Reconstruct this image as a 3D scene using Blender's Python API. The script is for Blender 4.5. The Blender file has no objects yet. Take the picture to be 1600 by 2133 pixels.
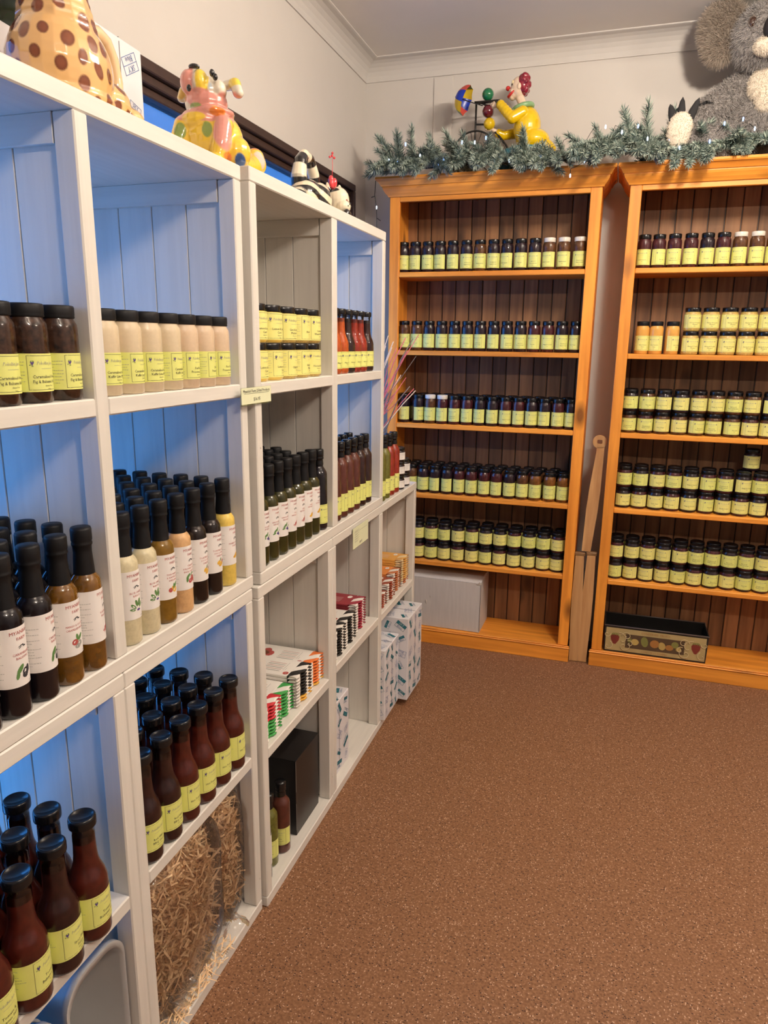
import bpy, bmesh, math, random
import numpy as np
from mathutils import Matrix, Vector, Euler, noise
PI = math.pi
rnd = random.Random(7)
sc = bpy.context.scene
COL = sc.collection

# ---------------------------------------------------------------- camera
FPX = 1485.61
PITCH, YAW, ROLL = math.radians(13.3124), math.radians(-17.6564), math.radians(0.7236)
CAM = Vector((0.7864, -0.3634, 1.5))
fwd = Vector((math.sin(YAW)*math.cos(PITCH), math.cos(YAW)*math.cos(PITCH), -math.sin(PITCH)))
rt0 = Vector((math.cos(YAW), -math.sin(YAW), 0)); up0 = rt0.cross(fwd)
rt = rt0*math.cos(ROLL)+up0*math.sin(ROLL); up = -rt0*math.sin(ROLL)+up0*math.cos(ROLL)
cam = bpy.data.cameras.new('camera'); co = bpy.data.objects.new('camera', cam); COL.objects.link(co)
M3 = Matrix((rt, up, -fwd)).transposed()
co.matrix_world = Matrix.Translation(CAM) @ M3.to_4x4()
cam.sensor_fit = 'HORIZONTAL'; cam.sensor_width = 36.0; cam.lens = FPX/1600*36.0
cam.clip_start = 0.02; cam.clip_end = 100
sc.camera = co

# ---------------------------------------------------------------- view, sky, lights
sc.view_settings.view_transform = 'Standard'; sc.view_settings.look = 'None'
sc.view_settings.exposure = 0.10; sc.view_settings.gamma = 1.0
sc.view_settings.use_curve_mapping = False
w = bpy.data.worlds.new('dusk_sky'); sc.world = w; w.use_nodes = True
nt = w.node_tree; nt.nodes.clear()
wo = nt.nodes.new('ShaderNodeOutputWorld'); bg = nt.nodes.new('ShaderNodeBackground')
tc = nt.nodes.new('ShaderNodeTexCoord'); nz = nt.nodes.new('ShaderNodeTexNoise'); cr = nt.nodes.new('ShaderNodeValToRGB')
nz.inputs['Scale'].default_value = 9; nz.inputs['Detail'].default_value = 6
cr.color_ramp.elements[0].color = (.046, .25, .72, 1); cr.color_ramp.elements[0].position = .35
cr.color_ramp.elements[1].color = (.074, .33, .86, 1); cr.color_ramp.elements[1].position = .75
nt.links.new(tc.outputs['Generated'], nz.inputs['Vector']); nt.links.new(nz.outputs['Fac'], cr.inputs['Fac'])
nt.links.new(cr.outputs['Color'], bg.inputs['Color']); nt.links.new(bg.outputs[0], wo.inputs[0])
bg.inputs['Strength'].default_value = 4.9

def lamp(kind, name, loc, power, color, size=.03, target=None, **k):
    d = bpy.data.lights.new(name, kind); d.energy = power; d.color = color
    if kind == 'AREA': d.size = size; d.shape = k.get('shape', 'SQUARE'); d.size_y = k.get('sy', size)
    else: d.shadow_soft_size = size
    if kind == 'SPOT': d.spot_size = k.get('angle', 2.6); d.spot_blend = k.get('blend', .6)
    o = bpy.data.objects.new(name, d); COL.objects.link(o); o.location = loc
    if target is not None:
        o.rotation_euler = (Vector(target)-Vector(loc)).to_track_quat('-Z', 'Y').to_euler()
    return o
WARM = (1.0, .865, .73)
# sky portals in the two wall windows (light sampling only)
for (y0, y1, z0, z1) in ((1.47, 3.03, .95, 2.158), (-.75, .95, .23, 2.158)):
    p = lamp('AREA', 'window_portal', (-.52, (y0+y1)/2, (z0+z1)/2), 1, (1, 1, 1), z1-z0, None, shape='RECTANGLE', sy=y1-y0)
    p.rotation_euler = (0, -PI/2, 0); p.data.cycles.is_portal = True
# daylight of the shop door behind the camera
LAMPS = []   # (x, y, power) ceiling bulb bars, built with their lamps further down
BULB_ROWS = [((1.22, 1.62), 15.5, True), ((1.70, -.25), 15.0, False), ((2.75, 1.35), 8.0, True)]
# ---------------------------------------------------------------- materials
MATS = {}
def nodes_mat(name):
    m = bpy.data.materials.new(name); m.use_nodes = True
    return m, m.node_tree, m.node_tree.nodes['Principled BSDF']
def setp(b, **k):
    for a, v in k.items():
        key = {'rough': 'Roughness', 'metal': 'Metallic', 'coat': 'Coat Weight', 'coatr': 'Coat Roughness', 'spec': 'Specular IOR Level', 'trans': 'Transmission Weight', 'ior': 'IOR', 'alpha': 'Alpha', 'sheen': 'Sheen Weight', 'sss': 'Subsurface Weight'}[a]
        b.inputs[key].default_value = v
def mat(name, col, var=.06, scale=20, bump=0, stretch=(1, 1, 1), obj_var=0, emis=None, **k):
    """principled with a little procedural mottling; obj_var shifts value per object"""
    if name in MATS: return MATS[name]
    m, t, b = nodes_mat(name); N = t.nodes; L = t.links
    k.setdefault('rough', .5); setp(b, **k)
    if emis:
        b.inputs['Emission Color'].default_value = (*emis[0], 1); b.inputs['Emission Strength'].default_value = emis[1]
    tcn = N.new('ShaderNodeTexCoord'); mp = N.new('ShaderNodeMapping'); mp.inputs['Scale'].default_value = stretch
    n = N.new('ShaderNodeTexNoise'); n.inputs['Scale'].default_value = scale; n.inputs['Detail'].default_value = 4
    L.new(tcn.outputs['Object'], mp.inputs[0]); L.new(mp.outputs[0], n.inputs['Vector'])
    r = N.new('ShaderNodeValToRGB')
    c0 = [max(0, c*(1-var)) for c in col]; c1 = [min(1, c*(1+var)) for c in col]
    r.color_ramp.elements[0].color = (*c0, 1); r.color_ramp.elements[1].color = (*c1, 1)
    r.color_ramp.elements[0].position = .3; r.color_ramp.elements[1].position = .7
    L.new(n.outputs['Fac'], r.inputs['Fac'])
    out = r.outputs['Color']
    if obj_var:
        oi = N.new('ShaderNodeObjectInfo'); hs = N.new('ShaderNodeHueSaturation'); ma = N.new('ShaderNodeMapRange')
        ma.inputs['To Min'].default_value = 1-obj_var; ma.inputs['To Max'].default_value = 1+obj_var
        L.new(oi.outputs['Random'], ma.inputs['Value']); L.new(ma.outputs[0], hs.inputs['Value'])
        L.new(out, hs.inputs['Color']); out = hs.outputs['Color']
    L.new(out, b.inputs['Base Color'])
    if bump:
        bp = N.new('ShaderNodeBump'); bp.inputs['Strength'].default_value = bump; bp.inputs['Distance'].default_value = .002
        L.new(n.outputs['Fac'], bp.inputs['Height']); L.new(bp.outputs[0], b.inputs['Normal'])
    MATS[name] = m; return m
def glass(name, tint=(1, 1, 1), rough=.02, refl=.9, bump=0, bscale=30, haze=0):
    """thin clear wall: tinted see-through plus fresnel gloss"""
    if name in MATS: return MATS[name]
    m, t, b = nodes_mat(name); N = t.nodes; L = t.links
    N.remove(b); out = N['Material Output']
    tr = N.new('ShaderNodeBsdfTransparent'); tr.inputs[0].default_value = (*tint, 1)
    gl = N.new('ShaderNodeBsdfGlossy'); gl.inputs['Roughness'].default_value = rough
    fr = N.new('ShaderNodeFresnel'); fr.inputs['IOR'].default_value = 1.5
    mu = N.new('ShaderNodeMath'); mu.operation = 'MULTIPLY'; mu.inputs[1].default_value = refl*1.6; mu.use_clamp = True
    L.new(fr.outputs[0], mu.inputs[0])
    mx = N.new('ShaderNodeMixShader'); L.new(mu.outputs[0], mx.inputs[0]); L.new(tr.outputs[0], mx.inputs[1]); L.new(gl.outputs[0], mx.inputs[2])
    last = mx.outputs[0]
    if bump:
        tcn = N.new('ShaderNodeTexCoord'); n = N.new('ShaderNodeTexNoise'); n.inputs['Scale'].default_value = bscale; n.inputs['Detail'].default_value = 3; n.inputs['Distortion'].default_value = 1.5
        bp = N.new('ShaderNodeBump'); bp.inputs['Strength'].default_value = bump; bp.inputs['Distance'].default_value = .01
        L.new(tcn.outputs['Object'], n.inputs['Vector']); L.new(n.outputs['Fac'], bp.inputs['Height'])
        L.new(bp.outputs[0], gl.inputs['Normal']); L.new(bp.outputs[0], fr.inputs['Normal'])
    if haze:
        df = N.new('ShaderNodeBsdfDiffuse'); df.inputs[0].default_value = (.8, .76, .7, 1)
        m2 = N.new('ShaderNodeMixShader'); m2.inputs[0].default_value = haze
        L.new(last, m2.inputs[1]); L.new(df.outputs[0], m2.inputs[2]); last = m2.outputs[0]
    L.new(last, out.inputs['Surface'])
    MATS[name] = m; return m
def wood(name, dark, light, axis=2, rough=.4, knots=True, obj_var=.1, coat=.2):
    if name in MATS: return MATS[name]
    m, t, b = nodes_mat(name); N = t.nodes; L = t.links
    setp(b, rough=rough, coat=coat, coatr=.3)
    tcn = N.new('ShaderNodeTexCoord'); mp = N.new('ShaderNodeMapping')
    s = [26, 26, 26]; s[axis] = 1.6; mp.inputs['Scale'].default_value = s
    oi = N.new('ShaderNodeObjectInfo')
    ad = N.new('ShaderNodeVectorMath'); ad.operation = 'ADD'; sc_ = N.new('ShaderNodeVectorMath'); sc_.operation = 'SCALE'
    cx = N.new('ShaderNodeCombineXYZ'); L.new(oi.outputs['Random'], cx.inputs[0]); L.new(oi.outputs['Random'], cx.inputs[1]); L.new(oi.outputs['Random'], cx.inputs[2])
    L.new(cx.outputs[0], sc_.inputs[0]); sc_.inputs['Scale'].default_value = 7.3
    L.new(tcn.outputs['Object'], ad.inputs[0]); L.new(sc_.outputs[0], ad.inputs[1])
    L.new(ad.outputs[0], mp.inputs[0])
    n = N.new('ShaderNodeTexNoise'); n.inputs['Scale'].default_value = 1.4; n.inputs['Detail'].default_value = 8; n.inputs['Distortion'].default_value = .35
    L.new(mp.outputs[0], n.inputs['Vector'])
    r = N.new('ShaderNodeValToRGB'); e = r.color_ramp.elements
    e[0].position = .3; e[0].color = (*dark, 1); e[1].position = .68; e[1].color = (*light, 1)
    L.new(n.outputs['Fac'], r.inputs['Fac']); out = r.outputs['Color']
    if knots:
        mk = N.new('ShaderNodeMapping'); sk = [11, 11, 11]; sk[axis] = 5; mk.inputs['Scale'].default_value = sk
        L.new(ad.outputs[0], mk.inputs[0])
        v = N.new('ShaderNodeTexVoronoi'); v.inputs['Scale'].default_value = .55; L.new(mk.outputs[0], v.inputs['Vector'])
        kr = N.new('ShaderNodeValToRGB'); kr.color_ramp.elements[0].position = .07; kr.color_ramp.elements[0].color = (1, 1, 1, 1)
        kr.color_ramp.elements[1].position = .2; kr.color_ramp.elements[1].color = (0, 0, 0, 1)
        L.new(v.outputs['Distance'], kr.inputs['Fac'])
        mx = N.new('ShaderNodeMix'); mx.data_type = 'RGBA'; L.new(kr.outputs['Color'], mx.inputs[0]); L.new(out, mx.inputs[6])
        mx.inputs[7].default_value = (*[c*.35 for c in dark], 1); out = mx.outputs[2]
    hs = N.new('ShaderNodeHueSaturation'); ma = N.new('ShaderNodeMapRange')
    ma.inputs['To Min'].default_value = 1-obj_var; ma.inputs['To Max'].default_value = 1+obj_var
    L.new(oi.outputs['Random'], ma.inputs['Value']); L.new(ma.outputs[0], hs.inputs['Value']); L.new(out, hs.inputs['Color'])
    L.new(hs.outputs['Color'], b.inputs['Base Color'])
    bp = N.new('ShaderNodeBump'); bp.inputs['Strength'].default_value = .15; bp.inputs['Distance'].default_value = .002
    L.new(n.outputs['Fac'], bp.inputs['Height']); L.new(bp.outputs[0], b.inputs['Normal'])
    MATS[name] = m; return m
def paint_wood(name, col, axis=2):
    """old white gloss paint over boards: faint grain, dents and rubbed spots"""
    if name in MATS: return MATS[name]
    m, t, b = nodes_mat(name); N = t.nodes; L = t.links; setp(b, rough=.42)
    tcn = N.new('ShaderNodeTexCoord'); mp = N.new('ShaderNodeMapping'); s = [60, 60, 60]; s[axis] = 4; mp.inputs['Scale'].default_value = s
    L.new(tcn.outputs['Object'], mp.inputs[0])
    n = N.new('ShaderNodeTexNoise'); n.inputs['Scale'].default_value = 1; n.inputs['Detail'].default_value = 5; L.new(mp.outputs[0], n.inputs['Vector'])
    n2 = N.new('ShaderNodeTexNoise'); n2.inputs['Scale'].default_value = 14; n2.inputs['Detail'].default_value = 6; L.new(tcn.outputs['Object'], n2.inputs['Vector'])
    r = N.new('ShaderNodeValToRGB'); r.color_ramp.elements[0].color = (*[c*.93 for c in col], 1); r.color_ramp.elements[1].color = (*col, 1)
    r.color_ramp.elements[0].position = .35; r.color_ramp.elements[1].position = .6
    L.new(n.outputs['Fac'], r.inputs['Fac'])
    r2 = N.new('ShaderNodeValToRGB'); r2.color_ramp.elements[0].position = .735; r2.color_ramp.elements[0].color = (0, 0, 0, 1); r2.color_ramp.elements[1].position = .76
    L.new(n2.outputs['Fac'], r2.inputs['Fac'])
    mx = N.new('ShaderNodeMix'); mx.data_type = 'RGBA'; L.new(r2.outputs['Color'], mx.inputs[0]); L.new(r.outputs['Color'], mx.inputs[6]); mx.inputs[7].default_value = (.25, .2, .14, 1)
    L.new(mx.outputs[2], b.inputs['Base Color'])
    bp = N.new('ShaderNodeBump'); bp.inputs['Strength'].default_value = .18; bp.inputs['Distance'].default_value = .0015
    L.new(n.outputs['Fac'], bp.inputs['Height']); L.new(bp.outputs[0], b.inputs['Normal'])
    MATS[name] = m; return m
def vcol_mat(name, **k):
    """colour painted on the glaze, stored per vertex"""
    if name in MATS: return MATS[name]
    m, t, b = nodes_mat(name); k.setdefault('rough', .15); setp(b, **k)
    a = t.nodes.new('ShaderNodeVertexColor'); a.layer_name = 'Col'
    t.links.new(a.outputs[0], b.inputs['Base Color']); MATS[name] = m; return m

# ---------------------------------------------------------------- mesh building
class MB:
    def __init__(s): s.v = []; s.f = []; s.m = []; s.sm = []
    def add(s, vs, fs, mi=0, sm=False, T=None):
        o = len(s.v)
        s.v += [tuple(T @ Vector(p)) for p in vs] if T is not None else [tuple(p) for p in vs]
        s.f += [tuple(i+o for i in f) for f in fs]; s.m += [mi]*len(fs); s.sm += [sm]*len(fs)
        return s
    def box(s, x0, x1, y0, y1, z0, z1, mi=0, c=0, T=None):
        if c <= 0:
            v = [(x, y, z) for x in (x0, x1) for y in (y0, y1) for z in (z0, z1)]
            f = [(0, 1, 3, 2), (4, 6, 7, 5), (0, 4, 5, 1), (2, 3, 7, 6), (0, 2, 6, 4), (1, 5, 7, 3)]
            return s.add(v, f, mi, False, T)
        v = []; X = (x0, x1); Y = (y0, y1); Z = (z0, z1); id_ = {}
        for i in (0, 1):
            for j in (0, 1):
                for k in (0, 1):
                    sx, sy, sz = (c if i == 0 else -c), (c if j == 0 else -c), (c if k == 0 else -c)
                    for a, p in enumerate(((X[i], Y[j]+sy, Z[k]+sz), (X[i]+sx, Y[j], Z[k]+sz), (X[i]+sx, Y[j]+sy, Z[k]))):
                        id_[(i, j, k, a)] = len(v); v.append(p)
        f = []
        for i in (0, 1):
            q = [id_[(i, a, b, 0)] for a, b in ((0, 0), (1, 0), (1, 1), (0, 1))]; f.append(q if i else q[::-1])
            q = [id_[(a, i, b, 1)] for a, b in ((0, 0), (0, 1), (1, 1), (1, 0))]; f.append(q if i else q[::-1])
            q = [id_[(a, b, i, 2)] for a, b in ((0, 0), (1, 0), (1, 1), (0, 1))]; f.append(q if i else q[::-1])
        for i in (0, 1):
            for j in (0, 1):
                q = [id_[(i, j, 0, 0)], id_[(i, j, 1, 0)], id_[(i, j, 1, 1)], id_[(i, j, 0, 1)]]; f.append(q if i == j else q[::-1])
                q = [id_[(i, 0, j, 0)], id_[(i, 0, j, 2)], id_[(i, 1, j, 2)], id_[(i, 1, j, 0)]]; f.append(q if i == j else q[::-1])
                q = [id_[(0, i, j, 1)], id_[(1, i, j, 1)], id_[(1, i, j, 2)], id_[(0, i, j, 2)]]; f.append(q if i == j else q[::-1])
                for k in (0, 1):
                    q = [id_[(i, j, k, a)] for a in (0, 1, 2)]; f.append(q if (i+j+k) % 2 else q[::-1])
        return s.add(v, f, mi, False, T)
    def lathe(s, prof, seg=24, mi=0, T=None, sm=True, cap=True):
        v = []; f = []
        n = len(prof)
        for r, z in prof:
            for k in range(seg):
                a = 2*PI*k/seg; v.append((r*math.cos(a), r*math.sin(a), z))
        for i in range(n-1):
            for k in range(seg):
                a, b = i*seg+k, i*seg+(k+1) % seg
                f.append((a, b, b+seg, a+seg))
        s.add(v, f, mi, sm, T)
        if cap:
            if prof[0][0] > 1e-5: s.add(v[:seg], [tuple(range(seg))[::-1]], mi, False, T)
            if prof[-1][0] > 1e-5: s.add(v[-seg:], [tuple(range(seg))], mi, False, T)
        return s
    def tube(s, pts, r, seg=8, mi=0, T=None, closed=False):
        pts = [Vector(p) for p in pts]; n = len(pts); v = []; f = []
        rr = r if isinstance(r, (list, tuple)) else [r]*n
        nrm = None
        for i, p in enumerate(pts):
            if closed: d = pts[(i+1) % n]-pts[i-1]
            else: d = pts[min(i+1, n-1)]-pts[max(i-1, 0)]
            d.normalize()
            if nrm is None:
                a = Vector((0, 0, 1)) if abs(d.z) < .9 else Vector((1, 0, 0)); nrm = d.cross(a).normalized()
            else: nrm = (nrm-d*nrm.dot(d)).normalized()
            b = d.cross(nrm)
            for k in range(seg):
                t = 2*PI*k/seg; v.append(p+(nrm*math.cos(t)+b*math.sin(t))*rr[i])
        for i in range(n if closed else n-1):
            j = (i+1) % n
            for k in range(seg):
                f.append((i*seg+k, i*seg+(k+1) % seg, j*seg+(k+1) % seg, j*seg+k))
        if not closed: f.append(tuple(range(seg))[::-1]); f.append(tuple(range((n-1)*seg, n*seg)))
        return s.add(v, f, mi, True, T)
    def ball(s, c, r, mi=0, seg=16, rings=10, T=None):
        rr = r if isinstance(r, (list, tuple)) else (r, r, r)
        v = [(c[0], c[1], c[2]-rr[2])]; f = []
        for i in range(1, rings):
            p = -PI/2+PI*i/rings
            for k in range(seg):
                a = 2*PI*k/seg; v.append((c[0]+rr[0]*math.cos(p)*math.cos(a), c[1]+rr[1]*math.cos(p)*math.sin(a), c[2]+rr[2]*math.sin(p)))
        v.append((c[0], c[1], c[2]+rr[2])); e = len(v)-1
        for k in range(seg):
            f.append((0, 1+(k+1) % seg, 1+k)); f.append((e, 1+(rings-2)*seg+k, 1+(rings-2)*seg+(k+1) % seg))
        for i in range(rings-2):
            for k in range(seg):
                a, b = 1+i*seg+k, 1+i*seg+(k+1) % seg; f.append((a, b, b+seg, a+seg))
        return s.add(v, f, mi, True, T)
    def mesh(s, name, mats):
        me = bpy.data.meshes.new(name); me.from_pydata(s.v, [], s.f)
        mats = mats if isinstance(mats, (list, tuple)) else [mats]
        for m in mats: me.materials.append(m)
        me.polygons.foreach_set('material_index', s.m); me.polygons.foreach_set('use_smooth', s.sm)
        me.update(); return me
def link(name, me, parent=None, loc=(0, 0, 0), rz=0, label=None, kind=None):
    o = bpy.data.objects.new(name, me); COL.objects.link(o); o.location = loc
    if rz: o.rotation_euler = (0, 0, rz)
    if parent is not None: o.parent = parent
    if label: o['label'] = label
    if kind: o['kind'] = kind
    return o
def tag(o, label, cat, group=None):
    o['label'] = label; o['category'] = cat
    if group: o['group'] = group
    return o
def thing(name, label, cat, loc=(0, 0, 0), rz=0, group=None, rot=None):
    o = bpy.data.objects.new(name, None); COL.objects.link(o); o.location = loc
    o.rotation_euler = rot if rot else (0, 0, rz); o.empty_display_size = .05
    return tag(o, label, cat, group)
def struct(name, me, loc=(0, 0, 0), parent=None):
    o = link(name, me, parent, loc)
    if parent is None: o['kind'] = 'structure'
    return o
class Proto:
    """a kind of thing: parts (name, mesh, children)"""
    def __init__(s, name, cat): s.name = name; s.cat = cat; s.parts = []
    def part(s, name, me, sub=None, label=None): s.parts.append((name, me, sub or [], label)); return s
    def put(s, loc, label, group=None, rz=0, rot=None, rdict=None):
        r = thing(s.name, label, s.cat, loc, rz, group, rot)
        for name, me, sub, lab in s.parts:
            c = link(name, me, r, label=lab)
            for n2, m2 in sub: link(n2, m2, c)
        return r
ORD = 'first second third fourth fifth sixth seventh eighth ninth tenth eleventh twelfth thirteenth fourteenth fifteenth sixteenth seventeenth'.split()

# ---------------------------------------------------------------- lettering as flat mesh
_T = {}
def text_geo(s):
    if s in _T: return _T[s]
    cu = bpy.data.curves.new('t', 'FONT'); cu.body = s; cu.resolution_u = 1; cu.size = 1.0
    ob = bpy.data.objects.new('t', cu); COL.objects.link(ob)
    bpy.context.view_layer.update()
    me = ob.evaluated_get(bpy.context.evaluated_depsgraph_get()).to_mesh()
    v = [(p.co.x, p.co.y) for p in me.vertices]; f = [tuple(q.vertices) for q in me.polygons]
    ob.to_mesh_clear(); bpy.data.objects.remove(ob); bpy.data.curves.remove(cu)
    x0 = min(p[0] for p in v); x1 = max(p[0] for p in v)
    v = [(p[0]-x0, p[1]) for p in v]; _T[s] = (v, f, x1-x0); return _T[s]
def put_text(mb, s, x, y, size, mi, fn, align='C', maxw=None, slant=0, rot=0):
    """fn maps label (s, t) metres to 3-D"""
    v, f, wd = text_geo(s); sx = size
    if maxw and wd*size > maxw: sx = maxw/wd
    off = {'C': -wd*sx/2, 'L': 0, 'R': -wd*sx}[align]
    ca, sa = math.cos(rot), math.sin(rot); q = []
    for a, b in v:
        u = off+a*sx+b*size*slant; h = b*size
        q.append(fn(x+u*ca-h*sa, y+u*sa+h*ca))
    mb.add(q, f, mi)
def put_rect(mb, x0, x1, y0, y1, mi, fn, n=1):
    q = []; f = []
    for i in range(n+1):
        x = x0+(x1-x0)*i/n; q += [fn(x, y0), fn(x, y1)]
    for i in range(n): f.append((2*i, 2*i+2, 2*i+3, 2*i+1))
    mb.add(q, f, mi)
def put_poly(mb, pts, mi, fn): mb.add([fn(*p) for p in pts], [tuple(range(len(pts)))], mi)
def put_dot(mb, x, y, r, mi, fn, n=8, ry=None, rot=0):
    ry = ry or r; ca, sa = math.cos(rot), math.sin(rot)
    put_poly(mb, [(x+r*math.cos(a)*ca-ry*math.sin(a)*sa, y+r*math.cos(a)*sa+ry*math.sin(a)*ca) for a in [2*PI*k/n for k in range(n)]], mi, fn)
def cyl(r): return lambda s_, t_: (r*math.sin(s_/r), -r*math.cos(s_/r), t_)
def cyl_patch(r, s0, s1, z0, z1, n=14):
    mb = MB(); put_rect(mb, s0, s1, z0, z1, 0, cyl(r), n); mb.sm = [True]*len(mb.sm); return mb
def remesh(mb, voxel, smooth=2):
    """union overlapping closed lumps into one continuous skin"""
    me = mb.mesh('tmp', [MATS['ink']]); o = bpy.data.objects.new('tmp', me); COL.objects.link(o)
    md = o.modifiers.new('r', 'REMESH'); md.mode = 'VOXEL'; md.voxel_size = voxel
    if smooth:
        ms = o.modifiers.new('s', 'SMOOTH'); ms.iterations = smooth; ms.factor = .6
    bpy.context.view_layer.update()
    ev = o.evaluated_get(bpy.context.evaluated_depsgraph_get()).to_mesh()
    n = len(ev.vertices); v = np.zeros(n*3); ev.vertices.foreach_get('co', v)
    f = [tuple(p.vertices) for p in ev.polygons]
    o.to_mesh_clear(); bpy.data.objects.remove(o); bpy.data.meshes.remove(me)
    return v.reshape(-1, 3), f
def skin_mesh(name, v, f, mats, colfn=None):
    me = bpy.data.meshes.new(name); me.from_pydata([tuple(p) for p in v], [], f)
    for m in (mats if isinstance(mats, (list, tuple)) else [mats]): me.materials.append(m)
    me.polygons.foreach_set('use_smooth', [True]*len(f))
    if colfn is not None:
        a = me.color_attributes.new('Col', 'FLOAT_COLOR', 'POINT')
        c = colfn(v); c = np.hstack([c, np.ones((len(v), 1))]).astype('f'); a.data.foreach_set('color', c.ravel())
    me.update(); return me
def patches(v, base, pts):
    """hand-painted patches: nearest listed lobe wins inside its radius"""
    c = np.tile(np.array(base, float), (len(v), 1))
    for (p, r, col) in pts:
        d = np.linalg.norm((v-np.array(p))/np.array(r), axis=1)
        wgt = np.clip((1.08-d)/.16, 0, 1)[:, None]; c = c*(1-wgt)+np.array(col)*wgt
    return c
# ---------------------------------------------------------------- palette
INK = mat('ink', (.03, .03, .035), rough=.6)
INKR = mat('red_ink', (.42, .07, .06), rough=.6); INKP = mat('purple_ink', (.10, .06, .22), rough=.6)
INKG = mat('green_ink', (.10, .22, .06), rough=.6); INKGR = mat('grey_ink', (.33, .33, .30), rough=.6)
LABEL = mat('lime_label', (.74, .76, .22), .03, rough=.45); LABELY = mat('yellow_label', (.80, .76, .24), .03, rough=.45)
WLABEL = mat('white_label', (.80, .76, .72), .02, rough=.45)
BLACKLID = mat('black_lid', (.006, .006, .007), rough=.25, spec=.35, coat=.25); WHITELID = mat('white_lid', (.75, .70, .60), rough=.3)
SEAL = mat('black_seal', (.007, .007, .008), .1, rough=.5, spec=.25)
NOZ = dict(rough=.32, spec=.14, coat=.9, coatr=.02)
J_DARK = mat('dark_jam', (.016, .008, .012), .5, 60, **NOZ); J_PLUM = mat('plum_jam', (.05, .010, .012), .4, 60, **NOZ)
J_BROWN = mat('brown_relish', (.085, .034, .012), .5, 60, **NOZ); J_AMB = mat('amber_jam', (.16, .06, .012), .4, 60, **NOZ)
J_FIG = mat('fig_relish', (.035, .015, .008), .8, 90, **NOZ); J_MAYO = mat('mayonnaise', (.66, .54, .36), .04, 120, **NOZ)
J_PERI = mat('spiced_mayonnaise', (.66, .50, .34), .04, 120, **NOZ)
J_CARA = mat('caramel_sauce', (.72, .37, .08), .05, **NOZ); J_MUST = mat('mustard', (.52, .36, .10), .25, 260, **NOZ)
J_CURD = mat('lemon_curd', (.75, .52, .10), .1, **NOZ)
S_TOM = mat('tomato_sauce', (.062, .009, .005), .35, 50, **NOZ); S_DARK = mat('bbq_sauce', (.022, .006, .005), .4, 50, **NOZ)
S_RED = mat('chilli_sauce', (.24, .022, .010), .25, 70, **NOZ); S_ORNG = mat('orange_sauce', (.42, .075, .012), .2, 70, **NOZ)
S_CHOC = mat('brown_sauce', (.085, .022, .014), .2, 50, **NOZ); S_GREEN = mat('green_dressing', (.12, .115, .018), .25, 120, **NOZ)
D_RANCH = mat('ranch_dressing', (.60, .53, .34), .10, 130, **NOZ); D_THAI = mat('lime_dressing', (.19, .10, .012), .2, 70, **NOZ)
D_TOM = mat('basil_dressing', (.62, .37, .17), .10, 130, **NOZ); D_SOY = mat('soy_dressing', (.010, .005, .004), .4, **NOZ)
D_HONEY = mat('honey_dressing', (.70, .50, .10), .10, 130, **NOZ); D_BALS = mat('balsamic', (.006, .004, .006), .4, **NOZ)
AMBER = mat('amber_vinegar', (.24, .105, .012), .45, 26, rough=.06, coat=1.0, coatr=.03, trans=.35); OLIVE = mat('olive_oil', (.032, .030, .005), .3, **NOZ)
CLEAR = glass('clear_glass', (.96, .97, .97))
PAINT = paint_wood('white_paint_upright', (.72, .685, .62), 2); PAINTH = paint_wood('white_paint_long', (.73, .695, .63), 1)
PAINTX = paint_wood('white_paint_deep', (.72, .685, .615), 0)
PINE = wood('pine_upright', (.64, .21, .020), (.90, .35, .042), 2, rough=.5, coat=.05); PINEH = wood('pine_long', (.62, .21, .022), (.90, .36, .045), 0, rough=.5, coat=.05)
PINEB = wood('pine_back_shaded', (.155, .070, .029), (.31, .15, .062), 2, .6, True, .28, 0); OAK = wood('oak_leg', (.40, .20, .075), (.58, .34, .15), 2, knots=False)  # back boards: pine darkened so its colour carries the shade inside the shelves
BROWN = mat('brown_frame_paint', (.045, .022, .016), .15, 40, rough=.4)
CREAM = mat('cream_wall', (.60, .565, .52), .015, 6, rough=.75); CEIL = mat('ceiling_paint', (.80, .76, .70), .015, 5, rough=.8)
STEEL = mat('black_steel', (.015, .013, .012), rough=.4)

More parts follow.
